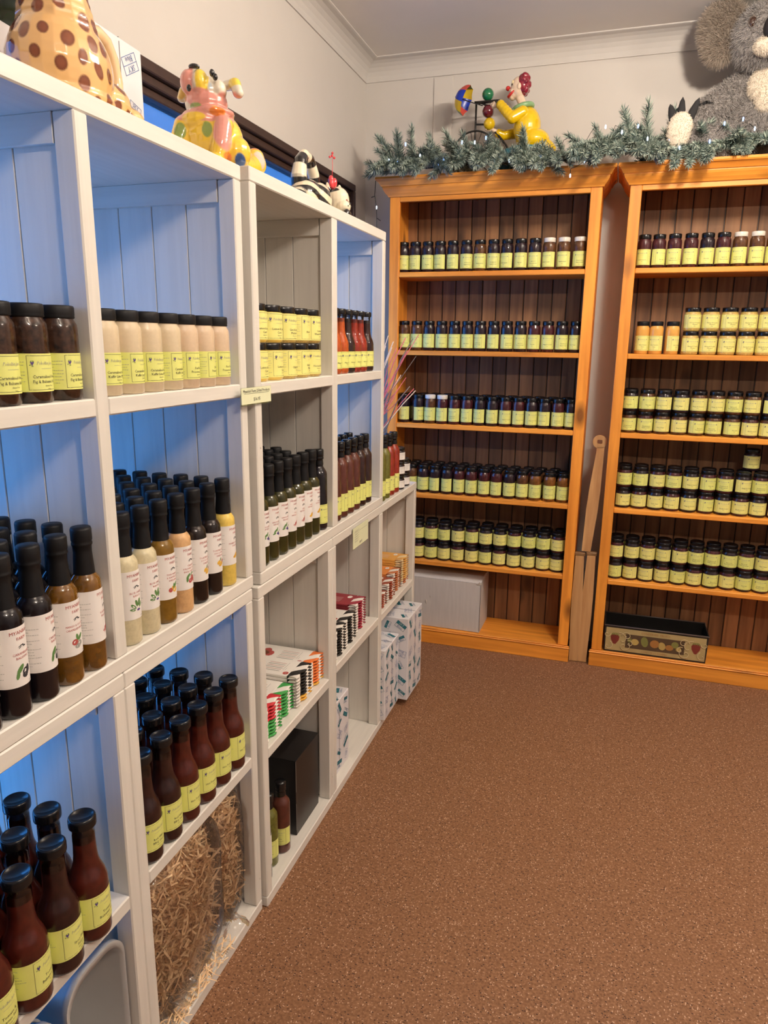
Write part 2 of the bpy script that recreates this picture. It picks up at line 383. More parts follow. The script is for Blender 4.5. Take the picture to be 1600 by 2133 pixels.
# ---------------------------------------------------------------- room shell
def floor_mat():
    m, t, b = nodes_mat('speckled_vinyl'); N = t.nodes; L = t.links; setp(b, rough=.62, spec=.3)
    tcn = N.new('ShaderNodeTexCoord')
    n = N.new('ShaderNodeTexNoise'); n.inputs['Scale'].default_value = 150; n.inputs['Detail'].default_value = 5; L.new(tcn.outputs['Object'], n.inputs['Vector'])
    r = N.new('ShaderNodeValToRGB'); r.color_ramp.elements[0].position = .36; r.color_ramp.elements[1].position = .66
    r.color_ramp.elements[0].color = (.165, .074, .033, 1); r.color_ramp.elements[1].color = (.275, .138, .070, 1)
    L.new(n.outputs['Fac'], r.inputs['Fac']); last = r.outputs['Color']
    for sc_, th, col, st in ((120, .17, (.50, .31, .21, 1), (1, 2.4, 1)), (95, .15, (.56, .37, .26, 1), (2.2, 1, 1)), (150, .2, (.045, .016, .009, 1), (1, 1.5, 1)), (170, .16, (.40, .21, .13, 1), (1.6, 1, 1))):
        mp = N.new('ShaderNodeMapping'); mp.inputs['Scale'].default_value = st; mp.inputs['Rotation'].default_value = (0, 0, sc_*.7); mp.inputs['Location'].default_value = (sc_*.13, sc_*.37, 0)
        L.new(tcn.outputs['Object'], mp.inputs[0])
        v = N.new('ShaderNodeTexVoronoi'); v.inputs['Scale'].default_value = sc_; L.new(mp.outputs[0], v.inputs['Vector'])
        # keep one cell in a few, as a chip
        s = N.new('ShaderNodeSeparateColor'); L.new(v.outputs['Color'], s.inputs[0])
        g = N.new('ShaderNodeMath'); g.operation = 'GREATER_THAN'; g.inputs[1].default_value = .80; L.new(s.outputs[0], g.inputs[0])
        l = N.new('ShaderNodeMath'); l.operation = 'LESS_THAN'; l.inputs[1].default_value = th*1.7; L.new(v.outputs['Distance'], l.inputs[0])
        mu = N.new('ShaderNodeMath'); mu.operation = 'MULTIPLY'; L.new(g.outputs[0], mu.inputs[0]); L.new(l.outputs[0], mu.inputs[1])
        mx = N.new('ShaderNodeMix'); mx.data_type = 'RGBA'; L.new(mu.outputs[0], mx.inputs[0]); L.new(last, mx.inputs[6]); mx.inputs[7].default_value = col; last = mx.outputs[2]
    L.new(last, b.inputs['Base Color'])
    bp = N.new('ShaderNodeBump'); bp.inputs['Strength'].default_value = .12; bp.inputs['Distance'].default_value = .001
    L.new(n.outputs['Fac'], bp.inputs['Height']); L.new(bp.outputs[0], b.inputs['Normal']); return m
XW, YW, ZC, XR, YR = -.490, 3.27, 2.809, 4.2, -4.0
mb = MB(); mb.box(XW-.15, XR+.1, YR-.1, YW+.1, -.08, 0); struct('floor', mb.mesh('floor', floor_mat()))
mb = MB(); mb.box(XW-.15, XR+.1, YR-.1, YW+.1, ZC, ZC+.06); struct('ceiling', mb.mesh('ceiling', CEIL))
mb = MB(); mb.box(XW-.15, XR+.1, YW, YW+.1, 0, ZC); ob_wb = struct('wall_back', mb.mesh('wall_back', CREAM))
mb = MB(); mb.box(-.147, -.056, YW-.006, YW, 0, 2.72, 0, .001); struct('cover_strip', mb.mesh('cover_strip', CREAM), parent=ob_wb)
mb = MB(); mb.box(1.15, 1.24, YW-.006, YW, 0, 2.72, 0, .001); struct('cover_strip', mb.mesh('cover_strip', CREAM), parent=ob_wb)
mb = MB(); mb.box(XR, XR+.1, YR, YW, 0, ZC); struct('wall_right', mb.mesh('wall_right', CREAM))
mb = MB(); mb.box(XW-.15, XR, YR-.1, YR, 0, ZC); struct('wall_front', mb.mesh('wall_front', CREAM))
# left wall with two window openings
W1 = (1.385, 3.10, .86, 2.235); W2 = (-.85, 1.03, .15, 2.235)
mb = MB(); a, b_ = XW-.15, XW
mb.box(a, b_, YR, W2[0], 0, ZC); mb.box(a, b_, W2[1], W1[0], 0, ZC); mb.box(a, b_, W1[1], YW, 0, ZC)
for W in (W1, W2): mb.box(a, b_, W[0], W[1], 0, W[2]); mb.box(a, b_, W[0], W[1], W[3], ZC)
struct('wall_left', mb.mesh('wall_left', CREAM))
PANE = glass('window_pane', (.96, .97, 1), refl=.3); DIM_FILM = glass('dimming_film_tint', (.42, .30, .30), refl=.12)
for i, W in enumerate((W1, W2)):
    mb = MB(); f = .078
    for lo, hi, x0, x1 in ((0, .030, XW-.03, XW+.012), (.030, .055, XW-.05, XW-.004), (.055, f, XW-.07, XW-.022)):
        y0, y1, z0, z1 = W
        mb.box(x0, x1, y0+lo, y1-lo, z1-hi, z1-lo, 0, .003); mb.box(x0, x1, y0+lo, y1-lo, z0+lo, z0+hi, 0, .003)
        mb.box(x0, x1, y0+lo, y0+hi, z0+hi, z1-hi, 0, .003); mb.box(x0, x1, y1-hi, y1-lo, z0+hi, z1-hi, 0, .003)
    wf = struct('window_%d' % (i+1), mb.mesh('window_frame', BROWN))
    mb = MB(); mb.box(XW-.052, XW-.048, W[0]+f, W[1]-f, W[2]+f, W[3]-f); link('glass_pane', mb.mesh('glass_pane', PANE), wf)
    mb = MB(); mb.add([(XW-.042, W[0]+f, 1.80), (XW-.042, W[1]-f, 1.80), (XW-.042, W[1]-f, W[3]-f), (XW-.042, W[0]+f, W[3]-f)], [(0, 1, 2, 3)]); link('sky_dimming_film', mb.mesh('sky_dimming_film', DIM_FILM), wf)  # tinted sheet added to dim the bright sky seen through the upper pane
# little metal clip and cord hanging inside the first window
mb = MB(); mb.lathe([(.006, 0), (.006, .022), (.004, .026)], 10, 0); cl = struct('window_clip', mb.mesh('window_clip', mat('nickel', (.5, .5, .5), metal=1, rough=.3)), (XW-.03, 2.21, 2.118)); cl.pop('kind')
tag(cl, 'small metal cord clip at the top of the blue window pane', 'clip')
mb = MB(); mb.tube([(0, 0, 0), (0, 0, -.16)], .0008, 5); link('cord', mb.mesh('cord', mat('pale_cord', (.7, .7, .7))), cl)
# coved cornice: a 45 degree board with small edges
zc0 = 2.725
def cove(name, horiz):
    mb = MB(); d = ZC-zc0; prof = [(0, 0), (.006, 0)]
    n = 6
    for k in range(n+1):
        a = PI/2*k/n; prof.append((.006+(d-.012)*(1-math.cos(a)), .004+(d-.010)*math.sin(a)))
    prof += [(d, d-.004), (d, d), (0, d)]
    m_ = len(prof); v = []
    if horiz:   # along the back wall
        for X in (XW, XR): v += [(X+(p[0] if X == XW else 0), YW-p[0], zc0+p[1]) for p in prof]
    else:
        for Y in (YR, YW): v += [(XW+p[0], Y-(p[0] if Y == YW else 0), zc0+p[1]) for p in prof]
    f = [(k, (k+1) % m_, m_+(k+1) % m_, m_+k) for k in range(m_)]+[tuple(range(m_)), tuple(range(m_, 2*m_))[::-1]]
    mb.add(v, f, 0); struct(name, mb.mesh(name, mat('cove_paint', (.60, .57, .53), .01, rough=.7)))
cove('trim_1', True); cove('trim_2', False)
# ceiling bulb bars
def bulb_bar(x, y, pw, on, lab):
    t = thing('ceiling_light', lab, 'lamp', (x, y, ZC), PI/2 if on else 0)
    mb = MB(); mb.box(-.30, .30, -.03, .03, -.03, 0, 0, .004); link('ceiling_bar', mb.mesh('ceiling_bar', WHITELID), t)
    for k in range(5):
        u = -.24+.12*k
        mb = MB(); mb.lathe([(.036, -.13), (.038, -.125), (.030, -.06), (.016, -.03)], 18, 0, cap=False)
        sh = link('lamp_shade', mb.mesh('lamp_shade', WHITELID), t, (u, 0, 0))
        mb = MB(); mb.ball((0, 0, -.112), .020)
        link('bulb', mb.mesh('bulb', mat('lit_bulb', (1, .9, .75), emis=((1, .80, .58), 14))), sh)
        l = lamp('POINT', 'bulb_light', (x if on else x+u, y+u if on else y, ZC-.165), pw, WARM, .013)
for i, ((x, y), pw, on) in enumerate(BULB_ROWS):
    bulb_bar(x, y, pw, on, ['ceiling bar of five lit bulbs nearest the white shelves', 'ceiling bar of five lit bulbs behind the viewer', 'ceiling bar of five lit bulbs towards the right wall'][i])
# ---------------------------------------------------------------- white shelf units
DEP = .42
def white_unit(name, label, xf, y0, y1, z0, z1, divs, shelves, backs, group=None):
    """frame of boards with plank sides; divs: (ya, yb) front faces of inner posts; shelves: top heights"""
    t = thing(name, label, 'shelf unit', (xf, (y0+y1)/2, z0), 0, group); cy = (y0+y1)/2
    def P(nm, m_, *b, c=.0025, kind=None):
        mb = MB(); mb.box(b[0], b[1], b[2]-cy, b[3]-cy, b[4]-z0, b[5]-z0, 0, c); return link(nm, mb.mesh(nm, m_), t)
    th = .031; pw = .030
    P('top_board', PAINTH, -DEP, 0, y0, y1, z1-th, z1)
    P('bottom_board', PAINTH, -DEP, 0, y0, y1, z0, z0+th)
    posts = [(y0, y0+pw)]+list(divs)+[(y1-pw, y1)]
    for k, (a, b) in enumerate(posts):
        zi0, zi1 = z0+th, z1-th
        P('front_post', PAINT, -.040, -.0006, a, b, zi0, zi1); P('back_post', PAINT, -DEP, -DEP+.04, a, b, zi0, zi1)
        # planks of the panel between the posts
        lo = a+.004 if k == 0 else (b-.016 if k == len(posts)-1 else (a+b)/2-.006)
        e = [-.041, -.128, -.216, -.304, -.379]
        for q in range(4):
            P('side_plank', PAINT, e[q+1]+.0008, e[q]-.0008, lo, lo+.012, zi0, zi1, c=.0012)
        if k > 0:   # rail along the head of the panel, seen under the top board
            P('head_rail', PAINTX, -.378, -.042, (a if k == len(posts)-1 else a+.001), lo-.0003, zi1-.045, zi1, c=.001)
    for zt in shelves:
        for (p, q) in zip(posts[:-1], posts[1:]):
            P('shelf', PAINTH, -DEP+.002, -.0009, p[1]-.0002 if 0 else p[1], q[0], zt-.030, zt)
    for k, on in enumerate(backs):
        if not on: continue
        a, b = posts[k][1], posts[k+1][0]; n = 5
        for q in range(n):
            P('back_plank', PAINT, -DEP-.013, -DEP-.001, a+(b-a)*q/n+.0008, a+(b-a)*(q+1)/n-.0008, z0+.002, z1-.002, c=.001)
    return t
XA, XB = -.012, 0.0
white_unit('white_shelf_unit', 'tall white painted unit on top at the left under the giraffe jug', XA, .133, 1.108, .9195, 1.864, [(.603, .634)], [1.407], [0, 0])
white_unit('white_shelf_unit', 'white painted unit on top nearest the corner under the striped cat', XB, 1.125, 2.092, .9195, 1.868, [(1.602, 1.640)], [1.407], [1, 0])
white_unit('white_shelf_unit', 'low white unit at far left holding sauces and plastic tubs', XA, .143, .618, 0, .9185, [], [.4735], [0])
white_unit('white_shelf_unit', 'low white unit holding hot tomato sauce above bagged wood wool', XA, .6185, 1.102, 0, .9185, [], [.478], [0])
white_unit('white_shelf_unit', 'low white unit holding striped packets above a black box', XB, 1.110, 1.592, 0, .9185, [], [.465], [1])
white_unit('white_shelf_unit', 'low two column white unit at the corner end with boxes below', XB, 1.5935, 2.570, 0, .9185, [(2.060, 2.096)], [.484], [1, 1])

# ---------------------------------------------------------------- pine bookcases
YF = 2.985; YBK = 3.245
SH = [1.8231, 1.4682, 1.1228, .7783, .4347]
def bookcase(x0, x1, label):
    t = thing('pine_bookcase', label, 'bookcase', ((x0+x1)/2, (YF+YBK)/2, 0), 0); cx, cy = (x0+x1)/2, (YF+YBK)/2
    def P(nm, m_, a, b, c_, d, e, f, c=.002, par=None):
        mb = MB(); mb.box(a-cx, b-cx, c_-cy, d-cy, e, f, 0, c); return link(nm, mb.mesh(nm, m_), par or t)
    sw = .047; zt = 2.17; zp = .079
    for a, b in ((x0, x0+sw), (x1-sw, x1)):
        P('stile', PINE, a, b, YF, YF+.022, zp, zt)
        P('side_panel', PINE, a if a == x0 else b-.02, (a if a == x0 else b-.02)+.02, YF+.0225, YBK-.012, zp, zt)
    P('top_rail', PINEH, x0+sw, x1-sw, YF+.0005, YF+.02, 2.129, zt)
    P('top_board', PINEH, x0, x1, YF+.021, YBK, zt, zt+.0195)
    P('plinth', PINEH, x0-.008, x1+.008, YF-.013, YF-.0005, 0, zp-.012)
    P('plinth_moulding', PINEH, x0-.010, x1+.010, YF-.017, YF-.0008, zp-.0115, zp-.005, .003)
    P('plinth_moulding', PINEH, x0-.007, x1+.007, YF-.011, YF-.0008, zp-.0045, zp+.001, .002)
    P('bottom_board', PINEH, x0+.0205, x1-.0205, YF+.001, YBK-.0135, zp-.02, zp-.0005)
    for z in SH:
        P('shelf', PINEH, x0+.0205, x1-.0205, YF+.0235, YBK-.0135, z-.0215, z)
        P('shelf_edge', PINEH, x0+sw+.0004, x1-sw-.0004, YF+.001, YF+.023, z-.022, z, .0025)
    n = 14; a0, a1 = x0+.001, x1-.001
    for k in range(n):
        a = a0+(a1-a0)*k/n; b = a0+(a1-a0)*(k+1)/n
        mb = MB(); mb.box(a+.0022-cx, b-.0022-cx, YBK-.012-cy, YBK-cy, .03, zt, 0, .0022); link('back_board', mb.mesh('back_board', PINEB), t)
        if k: mb = MB(); mb.box(a-.003-cx, a+.003-cx, YBK-.0055-cy, YBK-.001-cy, .03, zt); link('tongue', mb.mesh('tongue', mat('dark_gap', (.02, .008, .004))), t, kind='stuff')
    # cornice: moulded profile swept round three sides
    prof = [(0, 2.150), (.006, 2.150), (.010, 2.156), (.018, 2.164), (.028, 2.178), (.031, 2.186), (.031, 2.190), (.036, 2.191), (.046, 2.206), (.052, 2.212), (.056, 2.212), (.060, 2.218), (.058, 2.227), (0, 2.228)]
    v = []; m_ = len(prof)
    for px, py, sx, sy in ((x0, YBK, -1, 0), (x0, YF, -1, -1), (x1, YF, 1, -1), (x1, YBK, 1, 0)):
        v += [(px+sx*(r*.9-.0006 if r == 0 else r*.9)-cx, py+sy*(r)-cy - (.0006 if sy and r == 0 else 0), z) for r, z in prof]
    f = []
    for q in range(3):
        for k in range(m_-1): f.append((q*m_+k, q*m_+k+1, (q+1)*m_+k+1, (q+1)*m_+k))
    v2 = len(v); v += [(x0-cx, YBK-cy, 2.228), (x1-cx, YBK-cy, 2.228)]
    f += [tuple(range(m_)), tuple(range(3*m_, 4*m_))[::-1], (m_-1, 2*m_-1, 3*m_-1, 4*m_-1)]
    mb = MB(); mb.add(v, f, 0); link('cornice', mb.mesh('cornice', PINEH), t)
    return t
BC1 = (-.2696, .6653); BC2 = (.7763, 1.7113)
bookcase(*BC1, 'left pine bookcase beside the white units, white box at bottom')
bookcase(*BC2, 'right pine bookcase with a decorated tin tray at the bottom')
# ---------------------------------------------------------------- labels printed for the jars
def grapes(mb, x, y, s, fn):
    for i, (a, b) in enumerate(((-.4, .1), (0, .1), (.4, .1), (-.2, -.25), (.2, -.25), (0, -.6))): put_dot(mb, x+a*s, y+b*s, s*.26, 1, fn, 6)
    for a, b, r in ((-.35, .55, .8), (.35, .55, -.8), (-.7, -.75, .5), (.1, -1.1, 0)): put_dot(mb, x+a*s, y+b*s, s*.34, 2, fn, 6, s*.16, r)
def jam_print(lines, fn, h0, h1, w, full=True, shift=0):
    """lime label: border, grape logo, script name, product lines"""
    mb = MB(); H = h1-h0; s0 = shift-w/2; s1 = shift+w/2; e = .0005
    for a, b, c_, d in ((s0, s1, h1-.05*H-e, h1-.05*H), (s0, s1, h0+.05*H, h0+.05*H+e), (s0, s0+e, h0+.05*H, h1-.05*H), (s1-e, s1, h0+.05*H, h1-.05*H)):
        put_rect(mb, a, b, c_, d, 0, fn, 6 if b-a > .01 else 1)
    grapes(mb, s0+w*.13, h1-.24*H, w*.075, fn)
    if not full: grapes(mb, s1-w*.12, h1-.24*H, w*.05, fn)
    put_text(mb, 'Pokolbin Jam Co', shift+w*.08, h1-.29*H, w*.125, 3, fn, maxw=w*.66, slant=.2)
    put_rect(mb, shift-w*.14, shift+w*.24, h1-.395*H, h1-.39*H+e*.3, 3, fn, 3)
    n = len(lines); y = h0+.36*H if n > 1 else h0+.30*H
    for L_ in lines:
        put_text(mb, L_, shift+w*.04, y, w*.115, 0, fn, maxw=w*.84); y -= .13*H
    if full:
        put_text(mb, 'Gluten Free', shift+w*.06, y+.04*H, w*.055, 0, fn); put_text(mb, '290g', shift+w*.06, y-.05*H, w*.055, 0, fn)
    else: put_text(mb, '290g', shift, y+.02*H, w*.07, 0, fn)
    return mb
def side_text(mb, s0, s1, h0, h1, mi, fn, n=9):
    """fine ingredient lines, too small to read"""
    r = random.Random(int(abs(s0)*1e5)); H = h1-h0
    for k in range(n):
        y = h1-H*(.08+.86*k/n); x = s0
        while x < s1-.002:
            l = r.uniform(.001, .004); put_rect(mb, x, min(x+l, s1), y-.0007, y, mi, fn); x += l+.0008
            if r.random() < .12: break
MP = [INK, INKP, INKG, INKGR]
LAB_V = [['Strawberry &', 'Raspberry Jam'], ['Blackberry Jam'], ['Plum Jam'], ['Mango & Coconut'], ['Apricot &', 'Passionfruit Jam'], ['Fig & Ginger']]
# tall jar (bookcases, onion relish, mayonnaise)
def tall_body(r, h): return [(r*.9, 0), (r, .003), (r, h*.74), (r*.97, h*.80), (r*.84, h*.85), (r*.82, h*.88)]
def lid_prof(r, h0, h1): return [(r*.97, h0), (r, h0+.0015), (r*.985, h0+.004), (r, h0+.0055), (r, h1-.003), (r*.96, h1-.0006), (r*.86, h1), (r*.84, h1-.001), (0, h1-.001)]
def jar_proto(name, cat, r, h, con, lid, lines, lab, full=False, seg=22, lz=(.10, .56), lw=1.9, kind='tall'):
    P_ = Proto(name, cat)
    mb = MB()
    if kind == 'tall': mb.lathe(tall_body(r, h), seg)
    else: mb.lathe([(r*.88, 0), (r*.985, .004), (r, .008), (r, h*.66), (r*.96, h*.76), (r*.86, h*.81), (r*.85, h*.84)], seg)
    P_.part('jar_glass', mb.mesh('jar', con))
    lr = r*.90 if kind == 'tall' else r*.92
    mb = MB(); mb.lathe(lid_prof(lr, h*.865 if kind == 'tall' else h*.82, h), seg); P_.part('lid', mb.mesh('lid', lid))
    h0, h1 = h*lz[0], h*lz[1]; R = r+.0006; S = r*lw
    m_ = jam_print(lines, cyl(R+.0003), h0, h1, S*.86 if not full else S*.8, full)
    if full: side_text(m_, -S*.72, -S*.45, h0+.003, h1-.003, 3, cyl(R+.0003))
    else:
        side_text(m_, -S*.72, -S*.5, h0+.003, h1-.003, 3, cyl(R+.0003), 7); side_text(m_, S*.5, S*.72, h0+.003, h1-.003, 3, cyl(R+.0003), 7)
    P_.part('label', cyl_patch(R, -S*.78, S*.78, h0, h1).mesh('label', lab), [('label_print', m_.mesh('print', MP))])
    return P_
TALL = {}
for i, L_ in enumerate(LAB_V):
    for cn, cm in (('dark', J_DARK), ('plum', J_PLUM), ('brown', J_BROWN), ('amber', J_AMB)):
        TALL[(i, cn)] = None
_tc = {}
def tall(i, cn, white=False):
    k = (i, cn, white)
    if k not in _tc: _tc[k] = jar_proto('jam_jar', 'jar', .0285, .137, dict(dark=J_DARK, plum=J_PLUM, brown=J_BROWN, amber=J_AMB)[cn], WHITELID if white else BLACKLID, LAB_V[i], LABEL)
    return _tc[k]
def short(i, cn, lab=None):
    k = (i, cn, 's')
    if k not in _tc: _tc[k] = jar_proto('jam_jar', 'jar', .0335, .0955, dict(dark=J_DARK, plum=J_PLUM, brown=J_BROWN, amber=J_AMB)[cn], BLACKLID, LAB_V[i], LABELY if i % 2 else LABEL, kind='short', lz=(.12, .68))
    return _tc[k]
CN = dict(dark='dark purple', plum='plum red', brown='brown', amber='amber orange')
def shelf_name(row, side): return '%s shelf of the %s bookcase' % (['top', 'second', 'third', 'fourth', 'fifth'][row], side)
def row_jars(xs, row, side, kinds, y=YF+.0525, back=0, tier='', z=None, mk=tall, whites=(), turns={}, ww='jar'):
    z = (SH[row] if z is None else z)+.0006
    g = 'jam jars on the %s' % shelf_name(row, side)
    r_ = .0292 if mk is tall else .0343; bc = BC1 if side == 'left' else BC2; last = -9
    for k, x in enumerate(xs):
        cn = kinds[k % len(kinds)]; i = rnd.randrange(6)
        rz = rnd.uniform(-.45, .45)+turns.get(k, 0)
        xx = x+(x-CAM.x)/(3.03-CAM.y)*(y-3.03)
        xx = max(bc[0]+.0215+r_, min(bc[1]-.0215-r_, xx))
        if xx-last < 2*r_: xx = last+2*r_
        if xx > bc[1]-.0210-r_: break
        last = xx
        p = mk(i, cn, k in whites) if mk is tall else mk(i, cn)
        where = '%s jar from left%s, %s' % (ORD[k], tier, shelf_name(row, side))
        lab = ('%s-lidded ' % 'white' if k in whites else CN[cn]+' jam ').replace('-lidded ', '-lidded ')+where.replace('jar from', 'jar, '+ORD[k]+' from', 1).split(', ', 1)[0]
        lab = '%s %s jar, %s from left%s, %s' % (('white-lidded' if k in whites else CN[cn]), 'jam', ORD[k], tier, shelf_name(row, side))
        p.put((xx, y+rnd.uniform(-.0003, .003), z), lab, g, rz)
R1 = [-.212, -.159, -.098, -.037, .023, .087, .149, .212, .272, .333, .395, .458, .520, .588]
R1 = [-.215, -.155, -.096, -.036, .024, .087, .149, .211, .272, .333, .395, .457, .520, .588]
row_jars([x if k else -.2135 for k, x in enumerate(R1)], 0, 'left', ['dark', 'dark', 'dark', 'dark', 'dark', 'dark', 'brown', 'dark', 'dark', 'dark', 'dark', 'brown', 'brown', 'brown'], whites=(11, 12, 13))
row_jars([-.203+.0615*k for k in range(14)], 1, 'left', ['brown', 'brown', 'dark', 'dark', 'dark', 'dark', 'dark', 'dark', 'dark', 'dark', 'plum', 'plum', 'dark', 'dark'])
R3 = [-.197, -.127, -.066, -.005, .055, .116, .177, .238, .299, .360, .420, .480, .541, .601]
row_jars(R3, 2, 'left', ['dark', 'dark', 'brown', 'plum', 'plum', 'plum', 'dark', 'dark', 'plum', 'plum', 'dark', 'dark', 'plum', 'dark'], whites=(2, 3), turns={0: -.3, 1: 1.2})
row_jars([-.20+.0615*k for k in range(14)], 2, 'left', ['dark', 'plum'], y=YF+.113, tier=' behind')
row_jars([-.160+.0615*k for k in range(13)], 2, 'left', ['dark', 'brown'], y=YF+.174, tier=' in rear row')
R4 = [-.211, -.151, -.091, -.030, .030, .090, .151, .214, .274, .336, .398, .458, .526, .588]
row_jars(R4, 3, 'left', ['brown', 'brown', 'dark', 'dark', 'dark', 'plum', 'plum', 'plum', 'plum', 'dark', 'brown', 'amber', 'amber', 'amber'][:14], turns={3: -.9, 5: .3})
row_jars([-.21+.0615*k for k in range(14)], 3, 'left', ['dark', 'plum', 'brown'], y=YF+.113, tier=' behind')
row_jars([-.19+.0615*k for k in range(13)], 3, 'left', ['dark', 'plum', 'brown'], y=YF+.174, tier=' in rear row')
R5 = [-.179, -.109, -.041, .028, .097, .167, .237, .306, .376, .446, .516, .584]
row_jars(R5, 4, 'left', ['dark', 'plum', 'dark'], y=YF+.057, mk=short, tier=' in lower tier')
row_jars([x-.001 for x in R5], 4, 'left', ['dark', 'dark', 'plum'], y=YF+.057, mk=short, tier=' in upper tier', z=SH[4]+.0965)
row_jars([-.179+.0705*k for k in range(12)], 4, 'left', ['dark'], y=YF+.127, mk=short, tier=' behind, lower tier')
row_jars([-.179+.0705*k for k in range(12)], 4, 'left', ['dark'], y=YF+.127, mk=short, tier=' behind, upper tier', z=SH[4]+.0965)
# right bookcase
Q1 = [.853, .911, .973, 1.037, 1.100, 1.161, 1.224, 1.287, 1.349, 1.411, 1.473, 1.535, 1.597, 1.650]
row_jars(Q1[:13], 0, 'right', ['plum', 'plum', 'plum', 'plum', 'dark', 'plum', 'brown', 'brown', 'amber', 'dark', 'dark'], whites=(6, 7))
# caramel jars and stacked mustards on the second shelf
car = jar_proto('caramel_jar', 'jar', .0285, .137, J_CARA, SEAL, ['Salted Caramel', 'Sauce'], LABELY)
for k, x in enumerate((.878, .935, 1.000)):
    car.put((x, YF+.0525, SH[1]+.0006), 'orange caramel sauce jar, %s from left, %s' % (ORD[k], shelf_name(1, 'right')), 'caramel sauce jars', rnd.uniform(-.3, .3)+(.5 if k == 2 else 0))
mus = jar_proto('mustard_jar', 'jar', .0345, .097, J_MUST, BLACKLID, ['Honey & Seeded', 'Mustard'], LABELY, kind='short', lz=(.13, .70))
for tr, zz in ((0, 0), (1, .0975)):
    for k in range(9):
        mus.put((1.074+.0725*k+(0 if tr else 0), YF+.058, SH[1]+.0006+zz), 'mustard jar with yellow label, %s from left in %s tier, second shelf, right bookcase' % (ORD[k], ('lower', 'upper')[tr]), 'stacked mustard jars in the right bookcase', rnd.uniform(-.35, .35))
Q3 = [.853+.0705*k for k in range(12)]
row_jars([x-.001 for x in Q3], 2, 'right', ['brown', 'plum', 'brown', 'brown', 'brown', 'brown'], y=YF+.057, mk=short, tier=' in lower tier')
row_jars(Q3, 2, 'right', ['dark', 'brown', 'dark', 'dark', 'brown', 'brown', 'brown', 'brown'], y=YF+.057, mk=short, tier=' in upper tier', z=SH[2]+.0965)
row_jars(Q3, 2, 'right', ['dark'], y=YF+.127, mk=short, tier=' behind, lower tier'); row_jars(Q3, 2, 'right', ['dark'], y=YF+.127, mk=short, tier=' behind, upper tier', z=SH[2]+.0965)
Q4 = [.857+.0702*k for k in range(12)]
row_jars(Q4, 3, 'right', ['dark', 'plum'], y=YF+.057, mk=short, tier=' in lower tier')
row_jars(Q4, 3, 'right', ['plum', 'dark', 'plum'], y=YF+.057, mk=short, tier=' in upper tier', z=SH[3]+.0965)
row_jars(Q4, 3, 'right', ['dark'], y=YF+.127, mk=short, tier=' behind, lower tier'); row_jars(Q4, 3, 'right', ['dark'], y=YF+.127, mk=short, tier=' behind, upper tier', z=SH[3]+.0965)
short(1, 'dark').put((1.385, YF+.127, SH[3]+.194), 'single dark jar standing on top of the stacked jars, fourth shelf, right bookcase', None, .1)
Q5 = [.850+.0690*k for k in range(12)]
row_jars(Q5, 4, 'right', ['dark', 'plum'], y=YF+.057, mk=short, tier=' in lower tier')
row_jars(Q5, 4, 'right', ['plum', 'dark'], y=YF+.057, mk=short, tier=' in upper tier', z=SH[4]+.0965)
row_jars(Q5, 4, 'right', ['dark'], y=YF+.127, mk=short, tier=' behind, lower tier'); row_jars(Q5, 4, 'right', ['dark'], y=YF+.127, mk=short, tier=' behind, upper tier', z=SH[4]+.0965)

# ---------------------------------------------------------------- jars in the white units (front faces +x)
RX = PI/2
fig = jar_proto('relish_jar', 'jar', .0305, .143, J_FIG, SEAL, ['Caramalised Onion', 'Fig & Balsamic Relish'], LABEL, True, 40, (.115, .50), 2.3)
for k, (y, s) in enumerate(((.1955, 0), (.250, 0), (.314, 0), (.378, 0), (.444, .0), (.506, 0), (.5695, .30))):
    fig.put((XA-.036, y, 1.4076), 'dark fig relish jar, %s from the post in the top left compartment' % ORD[6-k], 'fig and balsamic relish jars', RX+s)
for k in range(7):
    fig.put((XA-.105, .1955+.0622*k, 1.4076), 'dark fig relish jar behind, %s from the post, top left compartment' % ORD[6-k], 'fig and balsamic relish jars', RX)
may = jar_proto('mayonnaise_jar', 'jar', .0298, .143, J_MAYO, SEAL, ['Caramalised Onion', 'Kaffir Lime Mayo'], LABEL, True, 40, (.125, .50), 2.3)
per = jar_proto('mayonnaise_jar', 'jar', .0298, .143, J_PERI, SEAL, ['Peri Peri', 'Preserved Lime'], LABEL, True, 40, (.125, .50), 2.3)
for k, (y, s, p) in enumerate(((.667, 0, may), (.728, .25, may), (.788, -.05, may), (.850, .25, may), (.911, .05, per), (.973, .40, per), (1.034, 0, per))):
    p.put((XA-.034, y, 1.4076), 'cream %s jar, %s from the left post above the dressings' % ('mayonnaise', ORD[k]), 'cream mayonnaise jars', RX+s)
bmu = [jar_proto('mustard_jar', 'jar', .0375, .0895, J_MUST, BLACKLID, L_, LABELY, True, 32, (.08, .80), 2.2, 'short') for L_ in (['Lemon &', 'Wasabi Mustard'], ['White Wholegrain', 'Mustard'], ['Chilli Mustard'], ['Gin & Lime', 'Mustard'], ['Horseradish'])]
bmc = jar_proto('mustard_jar', 'jar', .0375, .0895, J_CURD, BLACKLID, ['Lemon & Lime', 'Curd'], LABELY, True, 32, (.08, .80), 2.2, 'short')
for tr in (0, 1):
    for k, y in enumerate((1.200, 1.282, 1.366, 1.448, 1.526)):
        p = bmc if k < 2 else bmu[(k+tr) % 5]
        p.put((XB-.047, y, 1.4076+.0903*tr), 'squat mustard jar, %s from left in %s tier beside the price tag' % (ORD[k], ('lower', 'upper')[tr]), 'stacked mustard jars in the white unit', RX+rnd.uniform(-.3, .2))

